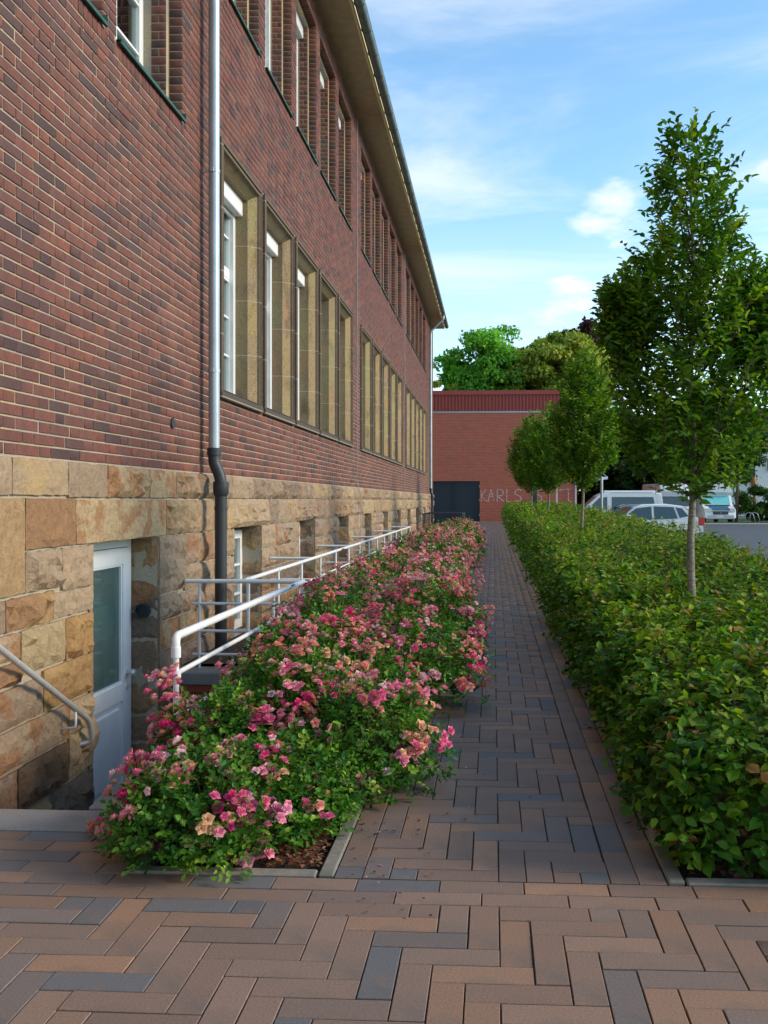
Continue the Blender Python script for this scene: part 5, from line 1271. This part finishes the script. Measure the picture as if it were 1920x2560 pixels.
vehicle('camper_van', 'white camper van with dark side windows, largest vehicle behind the hedge', 'van', (3.55, 46.6, -.205), R(1), van, 1.08, 1.97, 1.90, .12, 'car_white',
        [[(1.10, 1.15), (1.70, 1.70), (2.08, 1.74), (2.08, 1.13)], [(2.30, 1.14), (2.30, 1.74), (4.35, 1.74), (4.45, 1.16)]],
        ((.92, 1.14), (1.60, 1.77), .14, 'car_glass'), ((4.875, 1.15), (4.80, 1.74), .2, 'car_glass'), (.95, 3.95), .33, [('headlight', 'light_lens', (.02, .28, .55, .9, .78, .96)), ('tail_lamp', 'tail_red', (4.80, 4.915, .78, .94, .75, 1.3))], van_trim)
moto = [(0, .35), (.02, .75), (.12, .98), (.75, 1.22), (1.25, 1.95), (1.0, 2.15), (.95, 2.75), (1.2, 2.88), (6.1, 2.88), (6.2, 2.7), (6.2, .45), (6.0, .38), (.5, .30)]
def moto_trim(root, M, hw):
    m = MB(); m.v = [(.10, -.62, .99), (.10, .62, .99), (.74, .70, 1.235), (.74, -.70, 1.235), (.05, -.62, .93), (.05, .62, .93)]; m.f = [(0, 3, 2, 1), (0, 1, 5, 4)]; vpart(m, M, 'bonnet', 'car_blue', root)
    m = MB(); m.v = [(.70, -.86, 1.21), (.70, .86, 1.21), (1.0, .84, 1.35), (1.0, -.84, 1.35)]; m.v += [(x - .02, y, z + .02) for x, y, z in m.v]; m.f = [(4, 5, 6, 7), (0, 1, 5, 4)]; vpart(m, M, 'cowl', 'dark_panel', root)
    m = MB(); m.cbox(-.03, .04, -.52, .52, .62, .82, .01); g_ = vpart(m, M, 'grille', 'dark_panel', root)
    for s in (-1, 1): m = MB(); m.v = [(-.038, s * .07, .76), (-.038, s * .03, .76), (-.038, s * .005, .69), (-.038, s * .03, .69)]; m.f = [(0, 1, 2, 3)]; vpart(m, M, 'badge', 'car_silver', g_)
    m = MB(); m.cbox(-.035, .06, -.56, .56, .84, .90, .01); vpart(m, M, 'chrome_bar', 'car_silver', root)
    m = MB(); m.cbox(-.05, .25, -.92, .92, .30, .58, .03); vpart(m, M, 'bumper', 'car_silver', root)
    m = MB(); m.box(-.062, -.052, -.28, .28, .42, .54); p_ = vpart(m, M, 'number_plate', 'plate', root); m = MB(); m.box(-.064, -.0625, -.28, -.24, .42, .54); vpart(m, M, 'plate_band', 'car_blue', p_)
    mirrors(1.0, 1.30, .98, 'dark_panel')(root, M, hw)
vehicle('motorhome', 'white motorhome with a dark blue bonnet and teal windscreen cover facing the road', 'motorhome', (15.55, 63.6, -.23), R(92), moto, 1.2, 2.88, 2.10, .02, 'car_white',
        [[(2.3, 1.5), (2.3, 2.1), (3.3, 2.1), (3.3, 1.5)], [(4.4, 1.5), (4.4, 2.0), (5.3, 2.0), (5.3, 1.5)]], ((.82, 1.30), (1.24, 1.90), .16, 'sunshade'), None, (.95, 4.6), .34,
        [('headlight', 'light_lens', (.0, .22, .62, .98, .78, 1.04)), ('fog_lamp', 'light_lens', (-.06, .02, .66, .88, .42, .50))], moto_trim)
coach = [(0, .40), (.02, .9), (.6, 1.15), (1.1, 1.9), (.9, 2.2), (1.0, 2.7), (5.6, 2.75), (5.75, 2.6), (5.75, .45), (5.5, .38), (.5, .3)]
vehicle('white_motorhome', 'white coach built camper half hidden between the van and the thick trunk', 'motorhome', (12.2, 60.8, -.23), R(95), coach, 1.2, 2.75, 2.1, .02, 'car_white',
        [[(.85, 1.25), (1.15, 1.75), (1.7, 1.75), (1.7, 1.25)], [(2.6, 1.45), (2.6, 2.0), (3.6, 2.0), (3.6, 1.45)]], ((.62, 1.2), (1.08, 1.85), .16, 'car_glass'), None, (.95, 4.3), .33, [('headlight', 'light_lens', (.0, .2, .6, .95, .75, 1.0))], mirrors(.85, 1.25, .95, 'dark_panel'))
